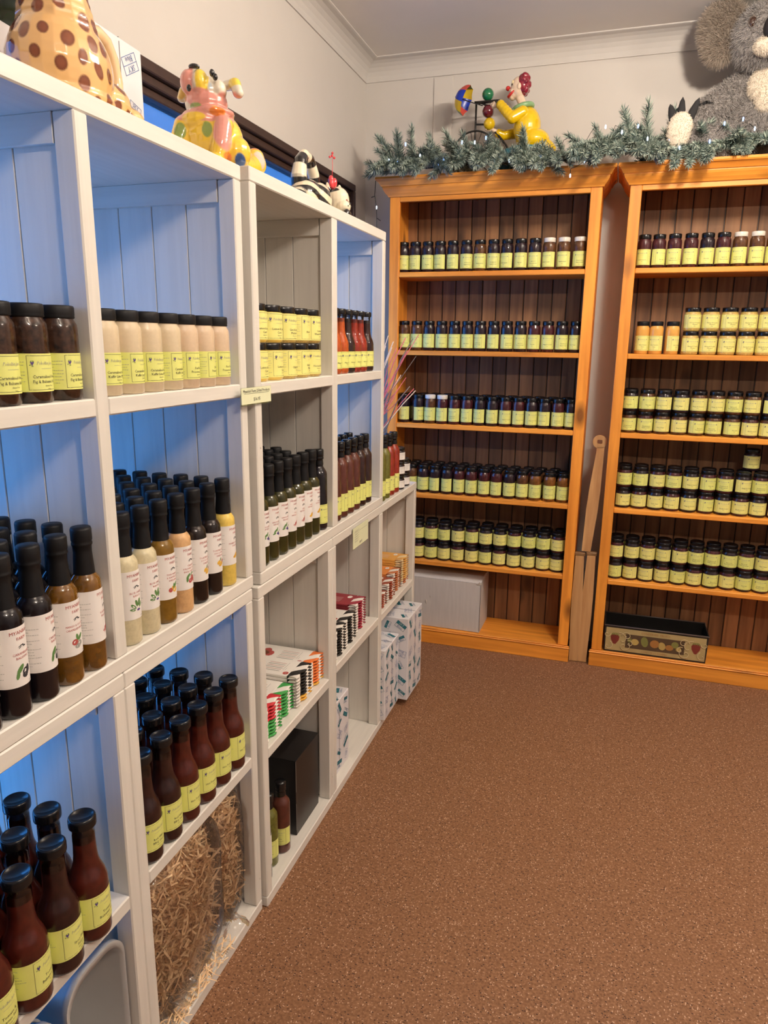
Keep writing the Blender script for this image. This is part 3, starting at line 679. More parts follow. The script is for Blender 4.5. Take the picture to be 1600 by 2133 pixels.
# ---------------------------------------------------------------- bottles
def farm_print(lines, fn, h0, h1, w, fruit, fine=True):
    mb = MB(); H = h1-h0
    put_text(mb, 'MYANBAH', 0, h1-.12*H, w*.17, 1, fn, maxw=w*.82); put_text(mb, 'FARM', 0, h1-.22*H, w*.15, 1, fn, maxw=w*.45)
    for a, b, r, ro in ((-.05, .02, .16, .3), (.08, .0, .15, -.3), (-.08, -.035, .09, .6), (.1, -.03, .1, 0), (0, .035, .1, 0)):
        put_dot(mb, a*w, h1-.33*H+b*w, r*w*.8, 0, fn, 6, .012*w+.0002, ro)
    y = h1-.47*H
    for L_ in lines: put_text(mb, L_, 0, y, w*.115, 1, fn, maxw=w*.9); y -= .068*H
    for (a, b, ra, rb, ro, mi) in fruit: put_dot(mb, a*w, h0+.22*H+b*w, ra*w, mi, fn, 9, rb*w, ro)
    put_text(mb, '250ml', w*.25, h0+.03*H, w*.07, 0, fn)
    if fine: side_text(mb, -w*1.15, -w*.66, h0+.02*H, h1-.05*H, 5, fn, 16)
    return mb
leaf = lambda a, b, ro, s=.16: (a, b, s, s*.4, ro, 3)
F_OLIVE = [leaf(-.2, .15, .8), leaf(-.05, .25, 1.2, .13), leaf(.12, .12, .2), leaf(-.28, .0, .3, .12), (.0, 0, .11, .07, .2, 2), (.1, -.06, .1, .07, 0, 2)]
F_TOM = [(.06, .08, .12, .12, 0, 1), (-.08, -.06, .12, .11, 0, 1), (.16, -.05, .11, .11, 0, 1), leaf(-.2, .18, .8), leaf(-.25, .05, 1.4), leaf(0, .26, .3)]
F_LIME = [(-.2, -.04, .11, .11, 0, 1), (.05, -.05, .14, .13, 0, 4), leaf(.12, .16, .9, .17), leaf(.0, .12, 1.5, .14), (-.05, .05, .1, .09, 0, 4)]
F_GING = [(-.12, .05, .13, .10, .5, 4), (.1, -.02, .13, .09, .2, 4), (-.02, -.1, .12, .07, 0, 4), leaf(.0, .2, 1.0, .1), (.16, .1, .08, .08, 0, 1)]
F_RED = [(0, 0, .22, .04, .9, 1), (.08, .02, .2, .035, 1.2, 1), (-.08, 0, .18, .035, .6, 1)]
F_YEL = [(0, 0, .16, .10, .9, 4), (.12, .04, .13, .07, 1.2, 4), (-.1, -.05, .12, .07, .3, 4)]
F_BLK = [leaf(-.15, .15, .9, .2), leaf(-.25, -.05, 1.3, .15), (.05, 0, .14, .16, 0, 0), (.17, .08, .09, .14, 0, 0), (.02, -.1, .12, .1, 0, 0)]
F_HERB = [leaf(-.2, .1, 2.4, .16), leaf(-.05, .22, 1.9, .16), leaf(.1, .25, 1.3, .17), leaf(-.25, -.04, 2.9, .13), leaf(.18, .12, .9, .14), (.05, -.07, .1, .05, 0, 2)]
F_COCO = [(-.15, .05, .13, .12, 0, 1), (.05, -.03, .13, .11, 0, 5), (-.05, -.12, .12, .09, 0, 5), leaf(.1, .2, .8, .16), leaf(-.05, .22, 1.7, .14)]
FM = [INK, INKR, INKP, INKG, mat('fruit_yellow', (.75, .42, .05)), INKGR]
def dressing(con, lines, fruit, lw=2.35, near=True, nolabel=False):
    r = .0255; P_ = Proto('dressing_bottle', 'bottle'); mb = MB()
    mb.lathe([(r*.86, 0), (r*.97, .003), (r, .008), (r, .150), (r*.96, .158), (r*.80, .165), (.0165, .169), (.0150, .175)], 36)
    P_.part('bottle_glass', mb.mesh('bottle', con))
    mb = MB(); mb.lathe([(.0172, .168), (.0165, .180), (.0148, .205), (.0152, .216), (.0166, .218), (.0166, .221), (.0158, .223), (.0168, .226), (.0168, .244), (.0155, .2475), (0, .2475)], 28)
    P_.part('black_seal', mb.mesh('seal', SEAL))
    if not nolabel:
        R = r+.0005; pr = farm_print(lines, cyl(R+.0003), .050, .142, r*1.75, fruit, near)
        lb = cyl_patch(R, -R*2.95, R*1.9, .050, .142, 26)
        P_.part('label', lb.mesh('label', WLABEL), [('label_print', pr.mesh('print', FM))])
    return P_
BALS = dressing(D_BALS, ['CARAMELISED', 'BALSAMIC'], F_BLK); MANG = dressing(AMBER, ['MANGO & COCONUT', 'CARAMELISED BALSAMIC'], F_COCO); KAF = dressing(AMBER, ['KAFFIR LIME', 'BALSAMIC'], F_RED)
DARKB = dressing(D_BALS, [], [], nolabel=True); DARKB.name = 'dressing_bottle'
zS2 = .9511
def unit_bottles(front, rear, cell, x_off=0):
    pass
fr = [((-.036, .569), KAF, 'amber kaffir lime balsamic bottle, front row against the post, left middle compartment', .50), ((-.036, .512), MANG, 'amber mango and coconut balsamic bottle, second from the post, front row', .05),
      ((-.036, .455), BALS, 'black caramelised balsamic bottle turned sideways, third from the post', .48), ((-.036, .398), BALS, 'black caramelised balsamic bottle with grapes shown, fourth from the post', .08),
      ((-.036, .341), BALS, 'black balsamic bottle at the photo edge, fifth from the post', .1)]
for (x, y), p, lab, s in fr: p.put((x, y, zS2+.0006), lab, 'balsamic bottles in the left compartment', RX+s)
k = 0
for j, x in enumerate((-.092, -.148, -.204, -.260)):
    for i in range(6 if j else 6):
        y = .569-.058*i
        if j > 1 and i > 3: continue
        DARKB.put((x-.002, y, zS2+.0006), 'black-capped bottle behind, %s row back, %s from the post, left compartment' % (ORD[j+1], ORD[i]), 'balsamic bottles in the left compartment', RX)
RAN = dressing(D_RANCH, ['BLUE CHEESE', 'RANCH'], F_HERB); THA = dressing(D_THAI, ['THAI MANGO', '& KAFFIR LIME', 'DRESSING'], F_LIME); SUN = dressing(D_TOM, ['CREAMY', 'SUN DRIED TOMATO', 'BASIL DRESSING'], F_TOM)
SOY = dressing(D_SOY, ['TOASTED SESAME', 'SOY & GINGER', 'DRESSING'], F_GING); HON = dressing(D_HONEY, ['HONEY MUSTARD', 'DRESSING'], F_YEL)
for (y, p, lab, s) in ((.676, RAN, 'cream ranch dressing bottle, leftmost in the row against the post', -.05), (.733, RAN, 'cream ranch dressing bottle, second from left beside the olive green one', .02), (.790, THA, 'olive green thai dressing bottle between the cream and orange dressings', -.02),
                       (.850, SUN, 'orange sun dried tomato dressing bottle with tomatoes on the label', .05), (.909, SOY, 'black soy and ginger dressing bottle beside the orange dressing', .12), (.968, SOY, 'black soy and ginger dressing bottle beside the yellow dressing', .0), (1.030, HON, 'yellow honey mustard dressing bottle at the right end', .15)):
    p.put((XA-.030, y, zS2+.0006), lab, 'salad dressing bottles', RX+s)
pts = [(-.318, 1.044), (-.266, 1.038), (-.212, 1.036), (-.156, 1.032), (-.100, 1.026), (-.246, .975), (-.191, .970), (-.137, .968), (-.083, .966), (-.186, .914), (-.130, .911), (-.0855, .907), (-.140, .853), (-.087, .848), (-.088, .790), (-.142, .796), (-.088, .732), (-.144, .738), (-.089, .675), (-.146, .680), (-.300, .984), (-.245, .919), (-.200, .858), (-.198, .800), (-.200, .740)]
pts = [(-.0955-.0555*j, 1.034-.0600*i+.003*(j % 2)) for j in range(5) for i in range(7) if j < 3 or i < 6-j]
for k, (x, y) in enumerate(pts):
    j = int(round((-.0955-x)/.0555)); i = int(round((1.034-y)/.06))
    DARKB.put((x-.002, y, zS2+.0006), 'black-capped dressing bottle, %s row back, %s from the right post, dressing compartment' % (ORD[j+1], ORD[i]), 'salad dressing bottles', RX)
# oils with white labels in the grey compartment
oils = [dressing(OLIVE, ['LEMON MYRTLE', 'INFUSED OIL'], F_OLIVE), dressing(OLIVE, ['CHILLI', 'INFUSED OIL'], F_RED), dressing(OLIVE, ['GARLIC', 'INFUSED OIL'], F_YEL)]
for k, y in enumerate((1.188, 1.243, 1.298, 1.352, 1.406, 1.460, 1.515)):
    oils[(0, 0, 0, 1, 1, 2, 2)[k]].put((XB-.036, y, zS2+.0006), 'infused oil bottle with white label, %s from left under the mustards' % ORD[k], 'infused oil bottles', RX-.05)
for j in range(3):
    for i in range(7):
        if (j, i) == (0, 6): continue
        DARKB.put((XB-.092-.056*j, 1.190+.055*i, zS2+.0006), 'black-capped oil bottle, %s row back, %s from left under the mustards' % (ORD[j+1], ORD[i]), 'infused oil bottles', RX)
# ---------------------------------------------------------------- slim bottles with yellow labels
def slim(con, lines, lz=(.020, .078), r=.0262, h=.242, side=False, cap=True, name='slim_sauce_bottle'):
    P_ = Proto(name, 'bottle'); mb = MB()
    mb.lathe([(r*.88, 0), (r*.98, .003), (r, .007), (r, h*.69), (r*.95, h*.72), (r*.72, h*.76), (r*.55, h*.79), (r*.53, h*.84)], 28)
    P_.part('bottle_glass', mb.mesh('bottle', con))
    mb = MB(); c = r*.59
    mb.lathe([(c*.97, h*.80), (c, h*.82), (c*.93, h*.86), (c*.93, h*.875), (c*1.05, h*.88), (c*1.05, h*.90), (c, h*.905), (c*1.05, h*.915), (c*1.05, h*.985), (c*.95, h), (0, h)], 22)
    P_.part('screw_cap', mb.mesh('cap', BLACKLID))
    R = r+.0005; S = R*1.9
    m_ = jam_print(lines, cyl(R+.0003), lz[0], lz[1], R*1.5, True)
    side_text(m_, -S*.9, -R*.85, lz[0]+.003, lz[1]-.003, 3, cyl(R+.0003), 8)
    P_.part('label', cyl_patch(R, -S, R*1.35, lz[0], lz[1], 20).mesh('label', LABEL), [('label_print', m_.mesh('print', MP))])
    return P_
CH = slim(S_CHOC, ['Satay Sauce']); CH2 = slim(S_DARK, ['Smoky', 'BBQ Sauce']); GRS = slim(S_GREEN, ['Basil & Lime', 'Dressing']); RDS = slim(S_RED, ['Chilli Lime', 'Sauce'])
BLK = slim(D_BALS, ['Vincotto'])
BLK.put((XB-.036, 1.571, zS2+.0006), 'slim black bottle with yellow label at the right end of the oils', None, RX-.3)
for k, y in enumerate((1.682, 1.742, 1.801, 1.860, 1.919, 1.978)):
    (CH if k < 4 else CH2).put((XB-.034, y, zS2+.0006), 'slim %s sauce bottle, %s from left, lower right compartment' % (('brown', 'dark')[k > 3], ORD[k]), 'slim sauce bottles with yellow labels', RX+.02+.1*(k % 3))
for j in range(4):
    for k in range(6):
        (CH if k < 4 else CH2).put((XB-.094-.058*j, 1.682+.0592*k, zS2+.0006), 'slim sauce bottle, %s row back, %s from left, lower right compartment' % (ORD[j+1], ORD[k]), 'slim sauce bottles with yellow labels', RX)
# on top of the low corner unit
zT = .9191
for k, (y, p, c) in enumerate(((2.150, GRS, 'olive green'), (2.208, GRS, 'olive green'), (2.268, RDS, 'red'), (2.330, RDS, 'red'))):
    p.put((XB-.036, y, zT), 'slim %s sauce bottle on the low corner unit, %s from left' % (c, ORD[k]), 'slim bottles on the low corner unit', RX-.2)
    p.put((XB-.095, y+.004, zT), 'slim %s sauce bottle behind the front four, %s from left' % (c, ORD[k]), 'slim bottles on the low corner unit', RX)
sj = Proto('small_dark_jar', 'jar'); mb = MB(); mb.lathe([(.026, 0), (.029, .003), (.029, .038), (.027, .043), (.0255, .046)], 24); sj.part('jar_glass', mb.mesh('jar', J_DARK))
mb = MB(); mb.lathe(lid_prof(.0275, .045, .057), 24); sj.part('lid', mb.mesh('lid', BLACKLID))
m_ = MB(); put_text(m_, 'Pokolbin Jam Co', 0, .030, .006, 3, cyl(.0299), maxw=.04, slant=.2); side_text(m_, -.018, .018, .010, .028, 3, cyl(.0299), 4)
sj.part('label', cyl_patch(.0295, -.028, .028, .008, .037).mesh('label', WLABEL), [('label_print', m_.mesh('print', MP))])
for y, n, c in ((2.397, 3, 'left'), (2.475, 2, 'right')):
    for q in range(n): sj.put((XB-.036, y, zT+.0575*q), 'small dark jar with white label, %s, %s stack of low corner unit' % (['lowest', 'second up', 'topmost'][q], c), 'small stacked jars', RX-.25)
# ---------------------------------------------------------------- wide necked sauce bottles
def sauce(con, lines, r=.0335, h=.234, neck=.62, name='sauce_bottle', lz=(.030, .092), seg=40):
    P_ = Proto(name, 'bottle'); k = r/.0335
    prof = [(r*.84, 0), (r*.96, .003), (r, .009), (r, h*.41), (r*.995, h*.45), (r*.955, h*.49), (r*.86, h*.535), (r*.72, h*.58), (r*.63, h*.625), (r*.585, h*.68), (r*.56, h*.76), (r*.545, h*.86)]
    fill = .865
    mb = MB(); mb.lathe(prof, seg); P_.part('sauce', mb.mesh('sauce', con))
    mb = MB(); mb.lathe([(r*.562, h*.80), (r*.555, h*.86), (r*.555, h*.90), (r*.585, h*.905), (r*.585, h*.935)], seg, cap=False); P_.part('glass_neck', mb.mesh('neck', CLEAR))
    mb = MB(); c = r*.685
    mb.lathe([(c*.93, h*.918), (c*.985, h*.922), (c, h*.932), (c, h*.975), (c*.97, h*.992), (c*.90, h), (c*.82, h), (c*.78, h*.990), (0, h*.990)], seg)
    P_.part('lid', mb.mesh('lid', BLACKLID))
    R = r+.0006; S = R*2.1
    m_ = jam_print(lines, cyl(R+.0003), lz[0], lz[1], R*1.75, True); side_text(m_, -S*.95, -R*.98, lz[0]+.004, lz[1]-.004, 3, cyl(R+.0003), 9)
    P_.part('label', cyl_patch(R, -S, R*1.5, lz[0], lz[1], 24).mesh('label', LABEL), [('label_print', m_.mesh('print', MP))])
    return P_
HOT = sauce(S_TOM, ['Hot Tomato Sauce']); BBQ = sauce(S_DARK, ['Red Wine', 'BBQ Sauce']); TOM = sauce(S_TOM, ['Tomato &', 'Balsamic Sauce']); SPI = sauce(S_DARK, ['Spicy Plum', 'Sauce'])
g = 'sauce bottles in the low left compartment'
xs = (-.040, -.108, -.176); z_ = .4741
fr = {(0, 0): (TOM, .12, 'red brown sauce bottle against the post'), (1, 0): (SPI, .15, 'black sauce bottle, second in front row'), (2, 0): (TOM, .35, 'dark red sauce bottle, third in front row'), (3, 0): (TOM, .0, 'dark red sauce bottle, fourth in front row'), (4, 0): (TOM, 0, 'dark red sauce bottle, fifth in front row')}
for j in range(4):
    for i in range(6):
        y = .498-.0715*i
        if y < .21: continue
        x = -.040-.070*j
        if (i, j) in fr: p, s, lab = fr[(i, j)]
        else: p, s, lab = ((SPI if (i+j) % 3 == 1 else TOM), 0, 'sauce bottle, %s row back, %s from the post, low left compartment' % (ORD[j], ORD[i]))
        p.put((XA+x+.028, y-.004*(j % 2), z_), lab+(', low left compartment' if (i, j) in fr else ''), g, RX+s)
g = 'hot tomato sauce bottles'; z_ = .4786
for j in range(4):
    for i in range(6):
        y = 1.027-.0682*i; x = -.028-.066*j
        if y < .66: continue
        p = BBQ if i > 3 else HOT
        lab = '%s sauce, %s row back, %s from right post' % ('dark' if i > 3 else 'red', ORD[j], ORD[i]) if j else '%s sauce bottle, front row, %s from right post' % ('dark barbecue' if i > 3 else 'hot tomato', ORD[i])
        p.put((XA+x-.004, y-.004*j, z_), lab+', above the wood wool', g, RX+((.30, .05, -.02, .12, -.10, -.15)[i] if j == 0 else 0))
# chilli sauces in the blue lit compartment beside the corner
cs = [sauce(m_, L_, .0275, .193, lz=(.016, .066), name='chilli_sauce_bottle', seg=28) for m_, L_ in ((S_ORNG, ['Mango Chilli']), (S_DARK, ['Smoky Chilli']), (S_RED, ['Sweet Chilli']), (S_DARK, ['Plum Sauce']))]
for k, (x, y, q, c) in enumerate(((-.034, 1.686, 0, 'orange'), (-.034, 1.744, 0, 'orange'), (-.034, 1.802, 1, 'dark'), (-.034, 1.860, 2, 'red'), (-.034, 1.918, 2, 'red'), (-.034, 1.984, 3, 'dark'))):
    cs[q].put((XB+x, y, 1.4076), '%s chilli sauce bottle, %s from left, top compartment nearest the corner' % (c, ORD[k]), 'chilli sauce bottles', RX-.2)
for k in range(6):
    cs[(0, 1, 1, 2, 2, 3)[k]].put((XB-.096, 1.690+.0585*k, 1.4076), 'chilli sauce bottle behind, %s from left, top compartment nearest the corner' % ORD[k], 'chilli sauce bottles', RX)
# bottom of the packet unit: black carton and three bottles
zB = .0316
t = thing('black_carton', 'tall black cardboard carton on the floor board under the packets', 'box', (XB-.165, 1.449, zB))
BC = mat('black_card', (.012, .011, .011), .2, rough=.35); EDG = mat('worn_edge', (.22, .20, .18))
mb = MB(); mb.box(-.135, .135, -.085, .085, 0, .252, 0, .0015); link('carton_body', mb.mesh('carton', BC), t)
mb = MB(); mb.box(-.1355, .136, -.0855, .086, .2522, .2545, 0, .0006); link('carton_lid', mb.mesh('carton_lid', BC), t)
mb = MB(); mb.box(.1352, .1358, -.0858, -.0842, .02, .11); mb.box(.1352, .1358, -.0858, -.0842, .15, .252); link('worn_edge', mb.mesh('worn_edge', EDG), t)
slim(S_CHOC, ['Smoky', 'BBQ Sauce'], (.030, .085), .027, .226).put((XB-.05, 1.300, zB), 'brown sauce bottle beside the black carton at floor level', None, RX-1.35)
slim(S_GREEN, ['Lime', 'Dressing'], (.030, .085), .027, .226).put((XB-.058, 1.235, zB), 'olive green bottle at floor level, left of the brown one', None, RX-1.0)
BALS.put((XB-.045, 1.172, zB), 'dark bottle with white label at floor level behind the post', None, RX-.9)

# ---------------------------------------------------------------- striped packets
def stripe_mat(name, c1, c2):
    m, t, b = nodes_mat(name); N = t.nodes; L = t.links; setp(b, rough=.35)
    tcn = N.new('ShaderNodeTexCoord'); wv = N.new('ShaderNodeTexWave'); wv.bands_direction = 'DIAGONAL'; wv.inputs['Scale'].default_value = 9.5; wv.inputs['Distortion'].default_value = 1.6; wv.inputs['Detail Scale'].default_value = 1.5
    r = N.new('ShaderNodeValToRGB'); r.color_ramp.interpolation = 'CONSTANT'; r.color_ramp.elements[0].color = (*c1, 1); r.color_ramp.elements[1].position = .5; r.color_ramp.elements[1].color = (*c2, 1)
    L.new(tcn.outputs['Object'], wv.inputs[0]); L.new(wv.outputs['Fac'], r.inputs[0]); L.new(r.outputs[0], b.inputs['Base Color']); return m
CW = (.80, .76, .70)
def packet(kind, top, stripe, art=None, bandcol=None):
    """flat wrapped bar, lying, short end to the front (-y); striped crimped end"""
    P_ = Proto('wrapped_packet', 'packet'); L_, W_, T_ = .20, .104, .0092
    mb = MB(); mb.box(-W_/2, W_/2, .030, L_, 0, T_, 0, .0018); P_.part('wrapper', mb.mesh('wrapper', top))
    v = []; f = []; nx, ny = 10, 5       # wavy crimped end
    for s in (0, 1):
        for j in range(ny+1):
            for i in range(nx+1):
                x = -W_/2+W_*i/nx; y = .0305*j/ny
                e = (1-j/ny); wv = .0028*math.sin(i*2.1+j*.6)*e
                v.append((x, y-.004*math.sin(i*1.3)*e, (T_*(.5+(.5 if s else -.5)*(1-.55*e*e)))+wv*.6))
    n1 = (nx+1)*(ny+1)
    for s in (0, 1):
        for j in range(ny):
            for i in range(nx):
                a = s*n1+j*(nx+1)+i; q = (a, a+1, a+nx+2, a+nx+1); f.append(q if s else q[::-1])
    for i in range(nx): f.append((i, i+1, n1+i+1, n1+i))
    for j in range(ny): f.append((j*(nx+1), (j+1)*(nx+1), n1+(j+1)*(nx+1), n1+j*(nx+1))); a = j*(nx+1)+nx; f.append((a, a+nx+1, n1+a+nx+1, n1+a))
    mb = MB(); mb.add(v, f, 0, True); P_.part('striped_end', mb.mesh('striped_end', stripe))
    fn = lambda s_, t_: (s_, t_, T_+.0004); m_ = MB()
    if art == 'W':
        put_dot(m_, -.036, .042, .009, 1, fn, 12); put_rect(m_, -.041, -.031, .041, .043, 5, fn)
        for k in range(6): put_rect(m_, -.030+.010*k, -.0285+.010*k, .065, .120, 1 if k % 2 else 0, fn)
        side_text(m_, -.020, .030, .046, .060, 0, fn, 2)
        for (a, b, ra, rb, ro, mi) in F_TOM[:2]+F_HERB[:2]: put_dot(m_, a*.12, .16+b*.12, ra*.16, mi, fn, 9, rb*.12, ro)
    else:
        put_dot(m_, .025, .050, .013, 5, fn, 14, .009); put_rect(m_, .019, .031, .049, .051, 0, fn)
        for k in range(6): put_rect(m_, -.030+.008*k, -.0288+.008*k, .070, .115, 5, fn)
        put_dot(m_, 0, .145, .030, 5, fn, 16, .016)
    P_.part('print', m_.mesh('print', FM[:5]+[mat('pale_print', CW)])); return P_
WH = mat('white_wrap', CW, .02, rough=.35)
PK = dict(
    red=packet('red', WH, stripe_mat('stripe_red', (.55, .03, .04), CW), 'W'), green=packet('green', WH, stripe_mat('stripe_green', (.05, .33, .07), CW), 'W'),
    black=packet('black', WH, stripe_mat('stripe_black', (.012, .012, .012), CW), 'W'), orange=packet('orange', WH, stripe_mat('stripe_orange', (.75, .18, .04), CW), 'W'),
    yellow=packet('yellow', WH, stripe_mat('stripe_yellow', (.72, .38, .05), CW), 'W'), dark=packet('dark', mat('maroon_wrap', (.28, .03, .04)), stripe_mat('stripe_maroon', (.30, .02, .04), CW)),
    brown=packet('brown', mat('brown_wrap', (.33, .08, .035)), stripe_mat('stripe_brown', (.30, .06, .03), CW)), tang=packet('tang', mat('orange_wrap', (.72, .25, .06)), stripe_mat('stripe_tan', (.50, .16, .06), CW)),
    gold=packet('gold', mat('gold_wrap', (.72, .36, .07)), stripe_mat('stripe_gold', (.70, .36, .08), (.78, .62, .36))))
CNAME = dict(red='red and white', green='green and white', black='black and white', orange='orange and white', yellow='yellow and white', dark='maroon', brown='brown', tang='orange', gold='golden yellow')
def stack(y, z, kinds, where, x=XB-.016, sj_=.0009):
    for k, c in enumerate(kinds):
        pos = 'topmost' if k == len(kinds)-1 else ('lowest' if k == 0 else ORD[k]+' up')
        PK[c].put((x+rnd.uniform(-sj_, sj_), y+rnd.uniform(-sj_, sj_), z+.0004+.0098*k), '%s striped packet, %s in the %s' % (CNAME[c], pos, where), 'packets in the '+where, RX+rnd.uniform(-.008, .008))
stack(1.197, .4652, ['green']*5+['red']*5, 'left stack of white packets'); stack(1.3025, .4652, ['green']*8, 'green ended stack', XB-.030)
stack(1.4065, .4652, ['yellow', 'yellow']+['black']*8, 'black and white ended stack', XB-.018); stack(1.5085, .4652, ['yellow']+['orange']*8, 'orange ended stack', XB-.022)
stack(1.694, .484, ['black']*10, 'left zebra ended stack'); stack(1.802, .484, ['black']*9+['black'], 'middle zebra ended stack', XB-.020); stack(1.935, .484, ['dark']*11, 'maroon packet stack', XB-.03)
stack(2.155, .484, ['brown']*6, 'brown packet stack at the divider'); stack(2.262, .484, ['brown']*8, 'brown packet stack'); stack(2.369, .484, ['tang']*9, 'orange packet stack', XB-.024); stack(2.477, .484, ['tang']*2+['gold']*10, 'golden packet stack', XB-.02)

# ---------------------------------------------------------------- price cards
CARD = mat('green_card', (.76, .78, .52), .02, rough=.35)
def card(name, label, loc, wd, ht, lines, rx, small=()):
    t = thing(name, label, 'price card', loc, rot=(0, 0, rx)); mb = MB(); mb.box(-wd/2, wd/2, 0, .0012, -ht/2, ht/2); link('card', mb.mesh('card', CARD), t)
    mb = MB(); mb.box(-wd/2-.002, wd/2+.004, .0013, .0019, -ht/2-.003, ht/2+.001); link('clear_sleeve', mb.mesh('sleeve', glass('clear_sleeve', (.98, .98, .98), refl=.25)), t)
    m_ = MB(); fn = lambda s_, t_: (s_, -.0005, t_)
    if small: [side_text(m_, -wd*.40, wd*.40, yy-.002, yy+.004, 0, fn, 2) for yy in small]
    for s_, yy, sz, mw in lines: put_text(m_, s_, 0, yy, sz, 0, fn, maxw=mw)
    put_rect(m_, -wd*.42, wd*.42, (small or [lines[0][1]])[0]-.0026, (small or [lines[0][1]])[0]-.0020, 0, fn); link('card_print', m_.mesh('print', MP), t); return t
card('price_card', 'pale green card reading Myanbah Farm 250ml Products $16.95', (.006, 1.118, 1.381), .132, .036, [('Myanbah Farm 250ml Products', .0075, .0095, .120), ('$16.95', -.0115, .011, .05)], RX-.04)
card('price_card', 'pale green card of small print and price below the brown sauce bottles', (.006, 1.833, .871), .150, .070, [('$4.95', -.028, .012, .035)], RX, (.020, .009, .001, -.007, -.015))

# ---------------------------------------------------------------- printed cartons
CARTON = mat('white_carton', (.72, .70, .72), .02, 8, rough=.5); TEAL = mat('teal_ink', (.02, .17, .22), rough=.6); NAVY = mat('blue_ink', (.10, .17, .36), rough=.6)
def logo(mb, x, y, s, rot, fn, filled):
    ca, sa = math.cos(rot), math.sin(rot); g = lambda a, b: fn(x+a*ca-b*sa, y+a*sa+b*ca); col = 0 if filled else 1; w_ = s*.05
    put_rect(mb, -s, s, 0, s*.62, 0 if filled else 1, g) if filled else None
    for a, b, c_, d in ((-s, s, s*.62-w_, s*.62), (-s, s, -s*.62, -s*.62+w_), (-s, -s+w_, -s*.62, s*.62), (s-w_, s, -s*.62, s*.62), (-s, s, -w_/2, w_/2)): put_rect(mb, a, b, c_, d, col, g)
    put_text(mb, 'SKY', 0, s*.12, s*.60, 2 if filled else 1, g, maxw=s*1.5); put_text(mb, 'Blue', 0, -s*.52, s*.60, 1, g, maxw=s*1.6)
def carton(label, loc, dx, dy, dz, rz=0, s=.030, seed=1, flip=False, seam=True):
    t = thing('printed_carton', label, 'box', loc, rz); mb = MB(); mb.box(-dx/2, dx/2, -dy/2, dy/2, 0, dz, 0, .002); link('carton_body', mb.mesh('carton', CARTON), t)
    r = random.Random(seed); m_ = MB(); e = .0006
    faces = [(dx, dy, lambda a, b: (a, b, dz+e)), (dy, dz, lambda a, b: (dx/2+e, a, b+dz/2)), (dx, dz, lambda a, b: (a, -dy/2-e, b+dz/2)), (dy, dz, lambda a, b: (-dx/2-e, -a, b+dz/2))]
    for (fw, fh, fn) in faces:
        nx = max(1, int(fw/(s*1.42))); ny = max(1, int(fh/(s*1.42)))
        for i in range(nx):
            for j in range(ny):
                q = 1 if (i+j) % 2 else .74; sz = s*q*.62
                hx, hy = fw/2-sz*1.25, fh/2-sz*1.25
                x = -fw/2+fw*(i+.5)/nx+r.uniform(-.12, .12)*s; y = -fh/2+fh*(j+.5)/ny+r.uniform(-.2, .2)*s
                if hx <= 0 or hy <= 0: continue
                logo(m_, max(-hx, min(hx, x)), max(-hy, min(hy, y)), sz, r.choice([.5, 1.2, 2.1, 2.9, -.6, -1.3])+(PI if flip else 0), fn, r.random() < .55)
    link('carton_print', m_.mesh('carton_print', [TEAL, NAVY, WLABEL]), t)
    if seam:
        mb = MB(); mb.box(-dx/2, dx/2, -.0012, .0012, dz+.0001, dz+.0005); mb.box(dx/2+.0001, dx/2+.0004, -.001, .001, dz*.05, dz*.97); link('flap_seam', mb.mesh('seam', mat('dark_seam', (.12, .10, .10))), t)  # dark line along the flap joint
    return t
carton('white carton printed with blue logos, left one jutting from the corner unit', (XB-.14, 2.192, .0318), .31, .185, .300, 0, .034, 3)
carton('tallest white carton printed with blue logos, jutting out nearest the corner', (XB-.10, 2.396, .0318), .31, .205, .365, -.02, .038, 5)
carton('white carton with blue logos on the floor board, left bottom compartment', (XB-.11, 1.722, .0318), .16, .185, .275, 0, .036, 8, True)
carton('white carton with logos standing behind another, left bottom compartment', (XB-.300, 1.80, .0318), .16, .22, .40, 0, .036, 9)
carton('white logo carton on the top board behind the giraffe jug', (-.335, .80, 1.8645), .16, .30, .155, .12, .058, 11, True)
carton('taller white logo carton between giraffe jug and brown window frame', (-.335, 1.055, 1.8645), .15, .16, .250, .05, .045, 14, True)

# ---------------------------------------------------------------- grey tubs, white box, tin
TUB = mat('grey_plastic', (.46, .46, .45), .03, rough=.3); TUBC = mat('clear_plastic_grey', (.40, .41, .41), .03, rough=.25)
def rrect(hw, hd, r, n=6):
    p = []
    for cx, cy, a0 in ((hw-r, hd-r, 0), (-hw+r, hd-r, PI/2), (-hw+r, -hd+r, PI), (hw-r, -hd+r, 3*PI/2)):
        p += [(cx+r*math.cos(a0+PI/2*k/n), cy+r*math.sin(a0+PI/2*k/n)) for k in range(n+1)]
    return p
def loft(mb, rings, mi=0, cap0=True, cap1=False, sm=True, T=None):
    n = len(rings[0]); v = [p for r_ in rings for p in r_]; f = []
    for i in range(len(rings)-1):
        for k in range(n): f.append((i*n+k, i*n+(k+1) % n, (i+1)*n+(k+1) % n, (i+1)*n+k))
    if cap0: f.append(tuple(range(n))[::-1])
    if cap1: f.append(tuple(range((len(rings)-1)*n, len(rings)*n)))
    mb.add(v, f, mi, sm, T)
